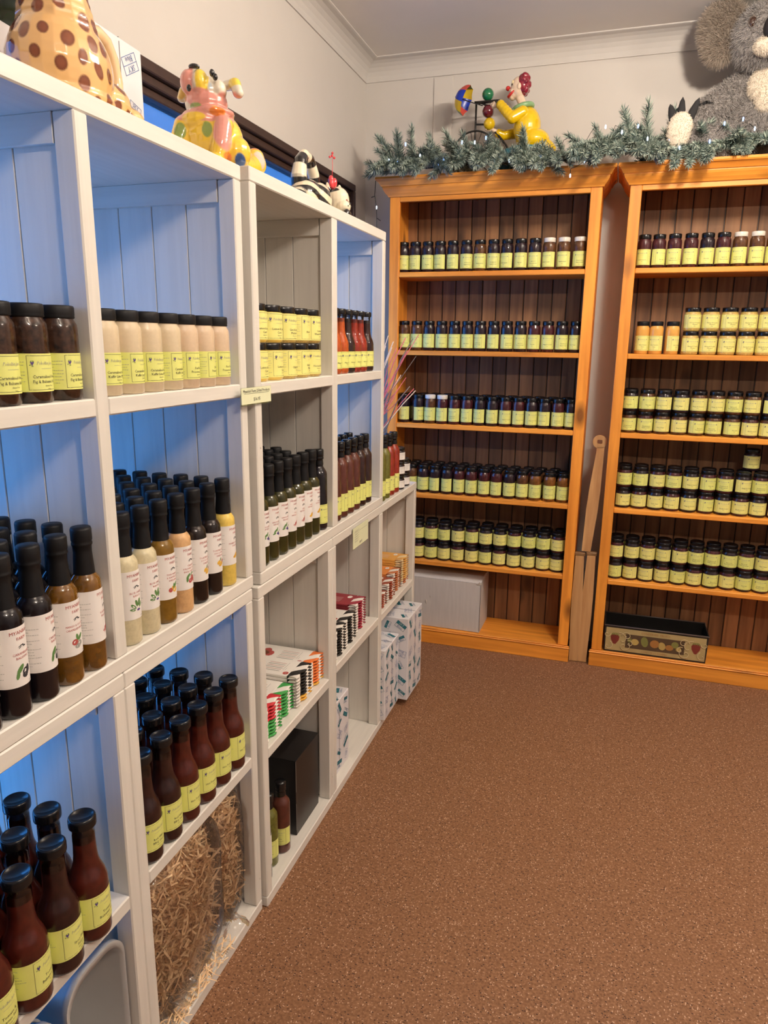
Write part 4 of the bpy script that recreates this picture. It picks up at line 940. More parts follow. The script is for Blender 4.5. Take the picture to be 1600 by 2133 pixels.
def tub(label, loc, hw, hd, h, name='plastic_tub', on_end=False, rz=0):
    t = thing(name, label, 'container', loc, rz); mb = MB(); R = lambda s, z: [(x*s, y*s, z) for x, y in rrect(hw, hd, .045)]
    loft(mb, [R(.86, 0), R(.90, .004), R(.97, h*.9), R(1.0, h*.9), R(1.03, h*.91), R(1.03, h), R(1.0, h), R(.97, h-.006), R(.87, .008)], cap1=True)
    T = Matrix.Translation((0, 0, hd*1.03)) @ Matrix.Rotation(PI/2, 4, 'X') if on_end else None
    if T is not None: mb.v = [tuple(T @ Vector(p)) for p in mb.v]
    link('tub_body', mb.mesh('tub', TUB), t); return t
# lidded tubs on end, facing the aisle
for k, (y, lab) in enumerate(((.505, 'grey plastic tub on end beside the post, far left bottom compartment'), (.325, 'grey ribbed plastic tub on end behind the first, bottom left compartment'))):
    t = thing('plastic_tub', lab, 'container', (XA-.02, y, .0316)); hw, hd = .078, .186; mb = MB()
    R = lambda s, d: [(d, x*s, .188+yy*s) for x, yy in rrect(hw, hd-.004, .055, 8)]
    ro = [R(1.0, 0), R(1.0, -.012), R(.95, -.014), R(.90, -.26), R(.87, -.262)]
    loft(mb, ro, cap0=False, cap1=True); loft(mb, [R(1.0, 0), R(.93, .001), R(.92, -.010), R(.86, -.24)], cap0=False, cap1=True)
    link('tub_body', mb.mesh('tub', TUB), t)
    if k:
        for q in range(6):
            mb = MB(); pts = [(-.03-.03*q, x*1.0, .188+yy*1.0) for x, yy in rrect(hw*.99, hd-.008, .055, 8)]; mb.tube(pts, .003, 6, closed=True); link('rib', mb.mesh('rib', TUB), t)
# white cardboard box in the left bookcase
CB = mat('grey_white_card', (.56, .53, .50), .05, 12, rough=.7, bump=.1, stretch=(8, 8, .6))
t = thing('cardboard_box', 'scuffed white cardboard box at the bottom of the left bookcase', 'box', (.018, 3.105, .0792), -.015)
mb = MB(); mb.box(-.213, .213, -.105, .105, 0, .262, 0, .003)
for k in range(9):   # top rises to a bulging flap
    pass
link('box_body', mb.mesh('box_body', CB), t)
mb = MB(); n = 12; v = []; f = []
for i in range(n+1):
    x = -.213+.426*i/n
    for (yy, zz) in ((-.1055, .262), (-.104, .2645), (-.060, .2790+.003*math.sin(i*.9)), (.0, .284), (.1, .270)): v.append((x, yy, zz))
for i in range(n):
    for k in range(4): f.append((i*5+k, i*5+k+5, i*5+k+6, i*5+k+1))
mb.add(v, f, 0, True); mb.add([(-.213, -.1055, .262), (-.213, .1, .262), (-.213, .1, .27), (-.213, 0, .284), (-.213, -.06, .279)], [(0, 1, 2, 3, 4)]); mb.add([(.213, -.1055, .262), (.213, .1, .262), (.213, .1, .27), (.213, 0, .284), (.213, -.06, .279)], [(4, 3, 2, 1, 0)])
link('top_flap', mb.mesh('top_flap', CB), t); TORN = mat('torn_paper', (.70, .66, .60))
for k, (x, z, sx, sz) in enumerate(((-.115, .085, .010, .008), (-.100, .100, .008, .006), (-.088, .093, .007, .008), (-.118, .060, .006, .010), (-.068, .135, .006, .014), (-.045, .165, .004, .010), (.205, .262, .008, .010), (.196, .256, .010, .006))):
    mb = MB(); mb.add([(x-sx, -.1058, z), (x, -.112, z+sz), (x+sx, -.109, z+sz*.3), (x+sx*.4, -.1062, z-sz), (x-sx*.3, -.108, z-sz*.6)], [(0, 4, 1), (4, 3, 2), (4, 2, 1)]); link('torn_patch', mb.mesh('torn', TORN), t)
mb = MB(); mb.box(.2105, .2125, -.1062, -.1052, .01, .255); link('corner_tear', mb.mesh('corner_tear', mat('dark_tear', (.10, .08, .07))), t)  # dark line down the torn box corner
# tin tray
t = thing('tin_tray', 'open tin tray with fruit picture front in the right bookcase', 'tin', (1.058, 3.078, .0792)); TIN = mat('black_tin', (.018, .017, .016), rough=.28); W_, D_, H_ = .228, .088, .132
mb = MB(); fr = lambda s, z: [(x, y, z) for x, y in ((-W_*s, -D_*s), (W_*s, -D_*s), (W_*s, D_*s), (-W_*s, D_*s))]
loft(mb, [fr(.985, 0), fr(1.0, H_), fr(.985, H_), fr(.97, .004)], cap1=True, sm=False); link('tray_body', mb.mesh('tray', TIN), t)
mb = MB(); mb.tube([(-W_-.001, -D_-.001, H_), (W_+.001, -D_-.001, H_), (W_+.001, D_+.001, H_), (-W_-.001, D_+.001, H_)], .0032, 8, closed=True); link('rolled_rim', mb.mesh('rim', mat('grey_tin', (.20, .18, .17), metal=.6, rough=.35)), t)
m_ = MB(); fn = lambda s_, t_: (s_, -D_*(.985+.015*t_/H_)-.0008, t_); W2 = W_-.008
put_rect(m_, -W2, W2, .008, H_-.010, 0, fn); fn = lambda s_, t_: (s_, -D_*(.985+.015*t_/H_)-.0013, t_)
put_rect(m_, -.130, .130, .028, H_-.035, 1, fn); put_text(m_, 'CONSERVES  FRUITS', 0, H_-.027, .014, 2, fn, maxw=.17); put_text(m_, 'COMPOTE DE POMMES', 0, .013, .011, 2, fn, maxw=.15)
fn = lambda s_, t_: (s_, -D_*(.985+.015*t_/H_)-.0018, t_)
for x, y, a, b, ro, mi in ((-.088, .062, .018, .016, 0, 5), (-.045, .068, .016, .026, .2, 3), (.0, .064, .021, .020, 0, 2), (.032, .058, .016, .020, .3, 5), (.065, .055, .018, .014, 0, 2), (.088, .072, .016, .016, 0, 3), (-.112, .068, .010, .012, 0, 3), (.105, .052, .012, .012, 0, 5)): put_dot(m_, x, y, a, mi, fn, 12, b, ro)
for sx in (-1, 1):   # strawberries
    put_poly(m_, [(sx*.178+a, .066+b) for a, b in ((-.020, .014), (-.010, .022), (.010, .022), (.020, .014), (.018, -.004), (.004, -.026), (-.006, -.024), (-.018, -.004))], 4, fn)
    for a in (-.6, -.2, .2, .6): put_dot(m_, sx*.178+a*.02, .090, .009, 3, fn, 6, .003, PI/2+a)
SW = mat('swirl_gold', (.60, .48, .26)); TB = mat('tin_beige', (.42, .32, .14)); 
link('picture_front', m_.mesh('picture', [TB, mat('tin_dark', (.085, .05, .025)), mat('tin_orange', (.36, .16, .04)), mat('tin_green', (.20, .20, .05)), mat('tin_red', (.20, .03, .02)), mat('tin_yellow', (.46, .33, .10))]), t)
mb = MB()
def swirl(cx, cy, r0, turns, a0, sx, n=22):
    return [(cx+sx*(r0*(1-k/n)+.002)*math.cos(a0+turns*2*PI*k/n), -D_-.0022, cy+(r0*(1-k/n)+.002)*math.sin(a0+turns*2*PI*k/n)) for k in range(n+1)]
for sx in (-1, 1):
    for c in ((.125, .085, .022, 1.1, 0), (.135, .035, .026, 1.1, 2.5), (.112, .050, .016, 1, 1), (.208, .030, .022, .9, 2), (.150, .062, .040, .5, 1.2), (.214, .088, .014, 1, 3)):
        mb.tube(swirl(sx*c[0], c[1], c[2], c[3], c[4], sx), .0014, 5)
link('swirl_relief', mb.mesh('swirls', SW), t)
# wooden legs leaning between the bookcases
def leg_piece(label, base, top, wds, th, ring=False, cap=False):
    t = thing('wooden_leg', label, 'furniture part', base); d = Vector(top)-Vector(base); L_ = d.length; q = d.to_track_quat('Z', 'Y').to_euler()
    rings = []
    for u, w_ in wds: rings.append([(-w_/2, -th/2, u*L_), (w_/2, -th/2, u*L_), (w_/2, th/2, u*L_), (-w_/2, th/2, u*L_)])
    mb = MB(); loft(mb, rings, cap1=True, sm=False)
    # align: local x stays horizontal
    z_ = d.normalized(); x_ = Vector((1, 0, 0)); x_ = (x_-z_*x_.dot(z_)).normalized(); y_ = z_.cross(x_); Mx = Matrix((x_, y_, z_)).transposed().to_4x4()
    mb.v = [tuple(Mx @ Vector(p)) for p in mb.v]; link('leg_shaft', mb.mesh('leg_shaft', OAK), t)
    if ring:
        mb = MB(); n = 20; ro, hw = .031, .011; out = [(ro*math.cos(2*PI*k/n), ro*math.sin(2*PI*k/n)) for k in range(n)]
        inn = []
        for k in range(n):
            a = 2*PI*k/n; c, s = math.cos(a), math.sin(a); m2 = max(abs(c), abs(s)); inn.append((hw*c/m2, hw*.8*s/m2))
        v = [(x, -th/2, z) for x, z in out]+[(x, -th/2, z) for x, z in inn]+[(x, th/2, z) for x, z in out]+[(x, th/2, z) for x, z in inn]; f = []
        for k in range(n):
            j = (k+1) % n; f += [(k, j, n+j, n+k), (2*n+k, 3*n+k, 3*n+j, 2*n+j), (k, 2*n+k, 2*n+j, j), (n+k, n+j, 3*n+j, 3*n+k)]
        mb.add(v, f, 0, False, Mx @ Matrix.Translation((-.008, 0, L_+.022))); link('slotted_head', mb.mesh('slotted_head', OAK), t)
    if cap:
        mb = MB(); mb.box(-.024, .024, -th/2+.002, th/2-.002, L_, L_+.016, 0, .003, T=Mx); link('notched_tip', mb.mesh('notched_tip', wood('oak_dark', (.16, .08, .03), (.28, .15, .06), 2, knots=False)), t)
    return t
WD = [(0, .040), (.45, .050), (.62, .050), (1, .038)]
leg_piece('pale tapered wooden leg standing left in the gap between bookcases', (.696, 3.008, .003), (.690, 3.008, .535), WD, .030, cap=True)
leg_piece('pale tapered wooden leg standing right in the gap between bookcases', (.737, 3.012, .003), (.742, 3.012, .540), WD, .030, cap=True)
leg_piece('upper wooden leg with slotted head leaning on the right bookcase', (.716, 3.012, .558), (.744, 3.045, 1.05), [(0, .040), (.4, .052), (.6, .050), (1, .032)], .028, ring=True)
# ---------------------------------------------------------------- wood wool in clear bags
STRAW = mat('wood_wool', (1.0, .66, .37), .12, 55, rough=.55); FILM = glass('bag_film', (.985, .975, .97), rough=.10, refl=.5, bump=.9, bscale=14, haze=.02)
def bag(label, loc, size, n, seed, tilt=0, fall=0):
    """a slumped pillow of curled shavings (one uncountable mass) inside crumpled film"""
    t = thing('wood_wool_bag', label, 'bag', loc, rot=(tilt, 0, 0)); r = np.random.RandomState(seed); sx, sy, sz = size
    V = []; F = []
    for k in range(n):
        while True:
            p = r.uniform(-1, 1, 3)
            q = (abs(p)**3).sum()
            if q < 1 and (q > .35 or r.rand() < .3): break
        p = p*np.array([sx, sy, sz])*.96; p[2] += sz
        d = r.normal(size=3)*np.array([.7, 1, .7]); d /= np.linalg.norm(d); c = np.cross(d, r.normal(size=3)); c /= np.linalg.norm(c)
        L_ = r.uniform(.025, .075); wv = r.uniform(.0012, .0025); cu = r.uniform(-.014, .014); m_ = 5; o = len(V); u = np.cross(d, c)
        for i in range(m_):
            s = i/(m_-1)-.5; q = p+d*L_*s+u*cu*(1-4*s*s)
            q = np.array([max(-sx*.97, min(sx*.97, q[0])), max(-sy*.97, min(sy*.97, q[1])), max(.003, min(2*sz*.985, q[2]))])
            V += [tuple(q-c*wv), tuple(q+c*wv)]
        for i in range(m_-1): F.append((o+2*i, o+2*i+2, o+2*i+3, o+2*i+1))
    mb = MB(); mb.add(V, F, 0, False); link('wood_wool', mb.mesh('wood_wool', STRAW), t, kind='stuff')
    # core so that the mass is not hollow
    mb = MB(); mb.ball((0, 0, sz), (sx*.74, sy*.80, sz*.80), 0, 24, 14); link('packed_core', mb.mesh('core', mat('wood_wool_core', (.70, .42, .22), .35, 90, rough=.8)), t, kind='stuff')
    nu, nv = 46, 30; v = []; f = []
    for j in range(nv+1):
        ph = -PI/2+PI*j/nv
        for i in range(nu):
            th = 2*PI*i/nu; se = lambda a, e: math.copysign(abs(a)**e, a)
            x, y, z = se(math.cos(ph), .42)*se(math.cos(th), .42), se(math.cos(ph), .42)*se(math.sin(th), .42), se(math.sin(ph), .42)
            w_ = 1.0+.035*noise.noise(Vector((x*3, y*3, z*3+seed)))+.02*noise.noise(Vector((x*9, y*9, z*9)))
            v.append((x*sx*w_*1.03, y*sy*w_*1.03, max(.001, sz+z*sz*w_*1.03)))
    for j in range(nv):
        for i in range(nu): f.append((j*nu+i, j*nu+(i+1) % nu, (j+1)*nu+(i+1) % nu, (j+1)*nu+i))
    mb = MB(); mb.add(v, f, 0, True); link('clear_film', mb.mesh('film', FILM), t)
    return t
def film_sheet(par, pts_a, pts_b, name='film_fold', n=16, amp=.006, seed=0):
    v = []; f = []; m_ = len(pts_a)
    for i in range(n+1):
        u = i/n*(m_-1); k = min(int(u), m_-2); u -= k
        a = Vector(pts_a[k]).lerp(Vector(pts_a[k+1]), u); b = Vector(pts_b[k]).lerp(Vector(pts_b[k+1]), u)
        for j in range(7):
            p = a.lerp(b, j/6); s = noise.noise(p*40+Vector((seed, 0, 0)))*amp; v.append((p.x+s, p.y+s*.4, p.z+s*.5))
    for i in range(n):
        for j in range(6): f.append((i*7+j, i*7+j+7, i*7+j+8, i*7+j+1))
    mb = MB(); mb.add(v, f, 0, True); return link(name, mb.mesh(name, FILM), par)
b1 = bag('front bag of pale wood wool in clear film, under the hot tomato sauce', (XA-.108, .806, .036), (.100, .150, .192), 4800, 1)
film_sheet(b1, [(.092, .10, .37), (.100, .06, .24), (.102, .0, .12), (.100, -.10, .05)], [(.108, .125, .38), (.118, .085, .25), (.120, .02, .12), (.115, -.09, .035)], seed=3)
film_sheet(b1, [(.095, -.13, .14), (.100, -.11, .07), (.10, -.06, .035)], [(.112, -.135, .12), (.122, -.10, .055), (.118, -.055, .02)], seed=5)
b2 = bag('rear bag of pale wood wool in clear film, against the right post', (XA-.118, 1.008, .034), (.098, .058, .190), 2400, 2)
film_sheet(b2, [(.03, .05, .36), (.07, .055, .30), (.09, .056, .1)], [(.05, .058, .40), (.10, .060, .30), (.108, .058, .1)], seed=7)
b3 = thing('loose_film', 'crumpled clear film with stray shavings on the floor board under the bags', 'film', (XA-.02, .84, .0325)); r_ = np.random.RandomState(5); V = []; F = []
for k in range(190):
    y = r_.uniform(-.19, .10); p = np.array([r_.uniform(-.05, .028), y, r_.uniform(.002, .030)]); d = r_.normal(size=3)*[.4, 1, .25]; d /= np.linalg.norm(d); c = np.cross(d, [0.2, 0, 1]); c /= np.linalg.norm(c); L_ = r_.uniform(.02, .05); o = len(V)
    for i in range(4):
        q = p+d*L_*(i/3-.5); q[2] = max(.001, q[2]+.004*math.sin(i*1.5+k)); V += [tuple(q-c*.0011), tuple(q+c*.0011)]
    for i in range(3): F.append((o+2*i, o+2*i+2, o+2*i+3, o+2*i+1))
mb = MB(); mb.add(V, F); link('stray_shavings', mb.mesh('stray', STRAW), b3, kind='stuff')
film_sheet(b3, [(-.06, -.20, .045), (-.05, -.08, .055), (-.05, .04, .055), (-.04, .17, .06)], [(.012, -.20, .004), (.018, -.08, .006), (.022, .04, .004), (.035, .17, .012)], n=30, amp=.014, seed=9)
# ---------------------------------------------------------------- ceramics on the white units
GLAZE = vcol_mat('painted_glaze', rough=.10, coat=1.0, coatr=.03)
zW = 1.8645
def chain(mb, pts, rs, n=5):
    """row of overlapping lumps between joints, for remeshing"""
    for (a, b, ra, rb) in zip(pts[:-1], pts[1:], rs[:-1], rs[1:]):
        for k in range(n+1):
            u = k/n; p = Vector(a).lerp(Vector(b), u); mb.ball(p, ra*(1-u)+rb*u, 0, 14, 9)
# giraffe jug
t = thing('giraffe_jug', 'cream ceramic jug with brown giraffe spots and loop handle', 'jug', (-.12, .722, zW))
mb = MB(); mb.ball((0, -.010, .062), (.078, .088, .088), 0, 28, 18); mb.ball((0, -.005, .02), (.075, .088, .030), 0, 24, 12)
chain(mb, [(0, -.010, .10), (0, -.015, .17), (0, -.03, .26), (0, -.04, .37)], [.066, .052, .040, .034], 6)
mb.ball((.012, .078, .035), (.044, .050, .040), 0); mb.ball((.03, .115, .018), (.03, .034, .024), 0); mb.ball((.0, -.062, .40), (.034, .055, .034), 0)
for s in (-1, 1): mb.ball((s*.02, -.03, .445), (.008, .008, .022), 0, 10, 8); mb.ball((s*.042, -.03, .415), (.022, .010, .012), 0, 10, 8)
v, f = remesh(mb, .0018, 4); v[:, 2] = np.maximum(v[:, 2], 0)
rs = np.random.RandomState(4); sp = []
for i in rs.permutation(len(v)):
    p = v[i]
    if all(np.linalg.norm((p-q)*[1, 1, .8]) >  .0262 for q in sp): sp.append(p)
    if len(sp) > 260: break
def gcol(v):
    c = np.tile([.84, .50, .20], (len(v), 1)); edge = np.array([.22, .07, .03])
    for k, q in enumerate(sp):
        a = rs.uniform(.0075, .0105); b = a*rs.uniform(1.1, 1.5); d = v-q; tw = rs.uniform(-.5, .5)
        u = np.sqrt((d[:, 0]/a)**2+((d[:, 1]+tw*d[:, 2])/a)**2+(d[:, 2]/b)**2); m_ = u < 1.18; mix = np.clip((1.18-u[m_])/.22, 0, 1)[:, None]
        c[m_] = c[m_]*(1-mix)+(np.array([.24, .072, .030])*np.clip(1.25-u[m_]*.5, .6, 1)[:, None])*mix
    return c
link('jug_body', skin_mesh('jug_body', v, f, GLAZE, gcol), t)
CG = mat('cream_glaze', (.82, .60, .34), .04, rough=.10, coat=1); mb = MB()
hp = [(0, .040, .118), (0, .060, .142), (0, .085, .153), (0, .108, .146), (0, .124, .122), (0, .132, .088), (0, .130, .055), (.004, .118, .030)]
hq = []; 
for a, b in zip(hp[:-1], hp[1:]): hq += [Vector(a).lerp(Vector(b), q/3) for q in range(3)]
mb.tube(hq+[hp[-1]], [.0115]*len(hq)+[.010], 14); link('handle', mb.mesh('handle', CG), t)
# dark green glazed jug behind it
t = thing('green_jug', 'dark green glazed jug standing on the logo carton behind the giraffe', 'jug', (-.335, .86, zW+.1568)); GG = mat('green_glaze', (.022, .040, .012), .4, 14, rough=.08, coat=1)
mb = MB(); mb.lathe([(.045, 0), (.062, .02), (.070, .06), (.058, .10), (.040, .14), (.036, .18), (.046, .22), (.040, .218), (.030, .18)], 32); link('jug_body', mb.mesh('green_body', GG), t)
mb = MB(); mb.ball((.048, .048, .052), (.034, .034, .036), 0, 18, 12); link('fruit_lump', mb.mesh('fruit_lump', GG), t)
mb = MB(); mb.tube([(.02, .030, .20), (.02, .06, .215), (.02, .10, .20), (.02, .125, .16), (.02, .130, .11), (.02, .112, .06), (.02, .06, .03)], .0085, 12); link('handle', mb.mesh('handle', GG), t)
# bulldog
t = thing('bulldog_ornament', 'glazed bulldog painted pink and yellow, looking upwards', 'ornament', (-.100, 1.140, zW), -1.35); t.scale = (.93, .93, .87)
mb = MB(); mb.ball((0, .005, .070), (.062, .072, .070), 0, 24, 14); mb.ball((.018, -.012, .105), (.048, .056, .034), 0); mb.ball((.006, .055, .040), (.040, .042, .042), 0)
chain(mb, [(.030, -.050, .095), (.045, -.062, .050), (.052, -.062, .014)], [.026, .022, .020]); chain(mb, [(.035, .040, .095), (.052, .040, .050), (.058, .034, .014)], [.026, .022, .020])
mb.ball((.052, -.070, .012), (.026, .022, .013), 0); mb.ball((.062, .028, .012), (.026, .022, .013), 0)
mb.ball((.008, -.004, .150), (.045, .050, .042), 0); mb.ball((.010, -.002, .175), (.040, .046, .036), 0)
mb.ball((.034, -.034, .190), (.026, .020, .030), 0); mb.ball((.038, -.006, .188), (.026, .018, .030), 0); mb.ball((.026, -.024, .206), (.022, .024, .020), 0)
mb.ball((.020, .030, .178), (.022, .018, .022), 0); mb.ball((.018, .012, .125), (.046, .052, .016), 0)
chain(mb, [(-.012, .040, .198), (.004, .064, .196), (.016, .074, .172)], [.012, .014, .013]); chain(mb, [(-.012, -.042, .190), (.000, -.058, .182), (.008, -.062, .165)], [.011, .013, .011])
chain(mb, [(-.02, .06, .02), (-.075, .068, .026), (-.118, .072, .042), (-.122, .072, .060)], [.022, .026, .030, .024])
v, f = remesh(mb, .0024, 3); v[:, 2] = np.maximum(v[:, 2], 0)
Y_, Pk, Wh, Gn, Or_, Bl = (.85, .56, .05), (.72, .30, .24), (.78, .70, .56), (.26, .34, .08), (.80, .22, .03), (.04, .10, .26)
pt = [((.0, .0, .20), (.10, .12, .075), Wh), ((.045, -.040, .195), (.030, .022, .042), Pk), ((.045, .000, .192), (.028, .014, .040), (.88, .62, .05)), ((.04, -.01, .148), (.05, .045, .026), Pk), ((.03, -.05, .130), (.03, .025, .02), Wh),
      ((.055, -.020, .135), (.018, .018, .008), Gn), ((.03, .05, .14), (.03, .03, .03), Pk), ((.04, .0, .115), (.06, .075, .018), Pk), ((.062, -.020, .108), (.022, .030, .011), Y_), ((.058, .038, .120), (.018, .020, .010), Or_),
      ((.058, .048, .070), (.024, .022, .045), Pk), ((.062, .012, .080), (.018, .012, .018), Gn), ((.060, -.052, .078), (.014, .014, .020), Gn), ((.05, .045, .020), (.02, .018, .016), Or_), ((.03, -.085, .06), (.03, .020, .03), Or_), ((.03, .078, .014), (.02, .012, .02), Bl),
      ((-.100, .090, .050), (.016, .016, .026), (.80, .55, .45)), ((-.12, .075, .086), (.03, .03, .010), Or_), ((.014, .072, .168), (.014, .012, .012), Pk), ((.006, .066, .195), (.02, .016, .016), (.88, .66, .08)), ((.02, -.062, .175), (.016, .012, .016), (.85, .60, .15)),
      ((.052, .020, .185), (.010, .007, .022), (.45, .50, .52))]
link('dog_body', skin_mesh('dog_body', v, f, GLAZE, lambda q: patches(q, Y_, pt)), t)
GB = mat('gloss_black', (.010, .010, .010), rough=.08, coat=1); mb = MB()
mb.ball((.037, -.020, .2235), (.011, .013, .007), 0); mb.ball((.066, -.024, .168), (.004, .0055, .008), 0); mb.ball((.046, .024, .206), (.008, .006, .009), 0); mb.ball((.050, .032, .196), (.006, .006, .008), 0)
link('painted_features', mb.mesh('features', GB), t)
# striped cat
t = thing('cat_ornament', 'black and cream striped ceramic cat with arched tail', 'ornament', (-.12, 1.725, zW+.004), 0); t.scale = (.95, .92, .93)
mb = MB(); mb.ball((0, -.02, .050), (.050, .080, .052), 0, 24, 14); mb.ball((.030, .010, .045), (.034, .056, .050), 0, 20, 12); mb.ball((0, -.055, .045), (.045, .05, .045), 0)
chain(mb, [(.0, -.08, .04), (.02, -.135, .030), (.03, -.165, .014)], [.032, .026, .016]); mb.ball((.01, .055, .03), (.04, .05, .034), 0)
chain(mb, [(.0, .06, .03), (.02, .10, .016), (.04, .125, .012)], [.024, .018, .014])
v, f = remesh(mb, .0024, 3); v[:, 2] = np.maximum(v[:, 2], 0)
def stripes(q, k=(0, .35, 1.0), per=.040, ph=0.0, wob=.006):
    s = q@np.array(k)+wob*np.sin(q[:, 1]*40+q[:, 0]*30); w_ = np.sin(2*PI*(s/per+ph)); m_ = np.clip(w_*7+.5, 0, 1)[:, None]
    return m_*np.array([.80, .68, .48])+(1-m_)*np.array([.010, .009, .009])
link('cat_body', skin_mesh('cat_body', v, f, GLAZE, lambda q: stripes(q)), t)
tp = [(-.01, -.055, .05), (-.01, -.062, .10), (-.01, -.050, .145), (-.01, -.020, .172), (-.01, .020, .168), (-.01, .052, .130), (-.01, .075, .08), (-.01, .085, .04)]
mb = MB(); chain(mb, tp, [.028, .025, .021, .017, .017, .019, .018, .016], 8); v, f = remesh(mb, .0022, 3)
T_ = np.array(tp)
def tcol(q):
    best = np.full(len(q), 9.); s = np.zeros(len(q)); acc = 0
    for a, b in zip(T_[:-1], T_[1:]):
        d = b-a; L_ = np.linalg.norm(d); u = np.clip(((q-a)@d)/L_**2, 0, 1); dd = np.linalg.norm(q-(a+u[:, None]*d), axis=1); m_ = dd < best; best[m_] = dd[m_]; s[m_] = acc+u[m_]*L_; acc += L_
    m_ = np.clip(np.sin(2*PI*(s/.074+.32))*8+.5, 0, 1)[:, None]; return m_*np.array([.84, .74, .55])+(1-m_)*np.array([.010, .009, .009])
link('tail', skin_mesh('tail', v, f, GLAZE, tcol), t)
mb = MB(); mb.ball((.045, .122, .062), (.040, .036, .042), 0, 20, 12); mb.ball((.068, .112, .040), (.026, .026, .022), 0); 
for s in (-1, 1): chain(mb, [(.03+s*.012, .125+s*.02, .095), (.03+s*.012, .125+s*.024, .112)], [.012, .004], 3)
v, f = remesh(mb, .002, 2); v[:, 2] = np.maximum(v[:, 2], 0)
link('cat_head', skin_mesh('cat_head', v, f, GLAZE, lambda q: patches(q, (.80, .70, .52), [((.03, .10, .09), (.03, .012, .010), (.01, .01, .01)), ((.075, .13, .07), (.012, .014, .010), (.30, .42, .22)), ((.08, .11, .055), (.01, .006, .008), (.35, .12, .10))])), t)
mb = MB(); 
for a, b, c_ in ((.090, .100, .040), (.092, .108, .046), (.094, .118, .040), (.088, .128, .052)): mb.ball((a, b, c_), .0022)
mb.ball((.088, .092, .012), (.012, .014, .018), 0); mb.ball((.080, .130, .012), (.012, .014, .018), 0); link('painted_features', mb.mesh('cat_features', GB), t)
mb = MB(); RG = mat('red_glaze', (.70, .05, .06), .2, rough=.15, coat=1)
for a, b, c_ in ((0, 0, 0), (.006, .010, .004), (-.004, .006, .012)): mb.ball((.03+a, .108+b, .112+c_), (.009, .010, .015), 0)
mb.tube([(.03, .112, .12), (.032, .112, .165), (.032, .110, .195)], .0009, 5)
for a, c_ in ((0, .196), (.006, .190), (-.006, .192), (.001, .204)): mb.ball((.032+a, .108+a*.6, c_), .0042, 0, 8, 6)
link('flower', mb.mesh('flower', RG), t)

# ---------------------------------------------------------------- clown on a wire tricycle
zC_ = 2.2285; CX, CY = .09, 3.10
tr = thing('tricycle_ornament', 'black wire penny-farthing ornament with umbrella and coloured balls', 'ornament', (CX, CY, zC_))
mb = MB(); wc = (0, 0, .106); N_ = 40
mb.tube([(wc[0]+.098*math.cos(2*PI*k/N_), 0, wc[2]+.098*math.sin(2*PI*k/N_)) for k in range(N_)], .0040, 8, closed=True); link('wheel', mb.mesh('wheel', STEEL), tr)
mb = MB()
for k in range(12): a = 2*PI*k/12+.2; mb.tube([(wc[0], 0, wc[2]), (wc[0]+.095*math.cos(a), 0, wc[2]+.095*math.sin(a))], .0014, 5)
link('spokes', mb.mesh('spokes', STEEL), tr, kind='stuff')
mb = MB(); mb.tube([(0, .008, .106), (0, .008, .315)], .0045, 8); mb.tube([(0, .008, .315), (.02, .008, .319), (.045, .012, .308), (.10, .016, .300)], .0042, 8)
arc = [(0, .008, .232), (.035, .008, .230), (.070, .008, .212), (.105, .008, .182), (.140, .008, .140), (.17, .008, .09), (.20, .008, .045)]; mb.tube(arc, .0042, 8)
mb.tube([(.21+.038*math.cos(2*PI*k/24), .008, .042+.036*math.sin(2*PI*k/24)) for k in range(24)], .0035, 8, closed=True)
link('frame', mb.mesh('trike_frame', STEEL), tr)
mb = MB(); mb.box(-.005, .110, -.016, .016, .3155, .3205, 0, .001); link('tray', mb.mesh('tray_top', STEEL), tr)
BALL = lambda n, c: mat(n, c, .15, 30, rough=.15, coat=1)
for nm, c, p in (('green', (.01, .16, .06), (.052, 0, .3475)), ('maroon', (.13, .01, .02), (.056, .002, .280)), ('yellow', (.72, .48, .01), (.064, .0, .228))):
    mb = MB(); mb.ball(p, .0262, 0, 22, 14); link('juggling_ball', mb.mesh('ball', BALL(nm+'_ball', c)), tr, label=nm+' ball')
# umbrella: eight panels, apex to the left
ap = Vector((-.088, -.01, .345)); ax = Vector((.93, -.05, -.36)).normalized(); sx_ = ax.cross(Vector((0, 1, 0))).normalized(); sy_ = ax.cross(sx_)
cols = [mat('umb_red', (.55, .06, .04), rough=.3), mat('umb_blue', (.01, .04, .42), rough=.3), mat('umb_yellow', (.78, .55, .04), rough=.3), mat('umb_green', (.03, .25, .08), rough=.3)]
ub = thing('x', 'x', 'x'); bpy.data.objects.remove(ub)
for k in range(8):
    v = []; f = []; nu, nv = 5, 7
    for i in range(nu+1):
        a = 2*PI*(k+i/nu)/8+.35
        for j in range(nv+1):
            u = j/nv; sc_e = 1-.10*math.sin(PI*i/nu)*u; rad = .062*math.sin(u*PI/2*.98)*sc_e; d = .052*(1-math.cos(u*PI/2*.98))*(1.0-.04*math.sin(PI*i/nu))
            p = ap+ax*d+(sx_*math.cos(a)+sy_*math.sin(a))*rad; v.append(p)
    for i in range(nu):
        for j in range(nv): f.append((i*(nv+1)+j, i*(nv+1)+j+1, (i+1)*(nv+1)+j+1, (i+1)*(nv+1)+j))
    v += [Vector(p)+ax*.0022 for p in v]; o = (nu+1)*(nv+1); f += [tuple(q+o for q in g_)[::-1] for g_ in f]
    mb = MB(); mb.add(v, f, 0, True); link('umbrella_panel', mb.mesh('umbrella_panel', cols[k % 4]), tr)
mb = MB(); mb.tube([ap-ax*.006, ap, ap+ax*.10, (.03, .004, .306)], .0022, 7); link('umbrella_shaft', mb.mesh('umbrella_shaft', STEEL), tr)
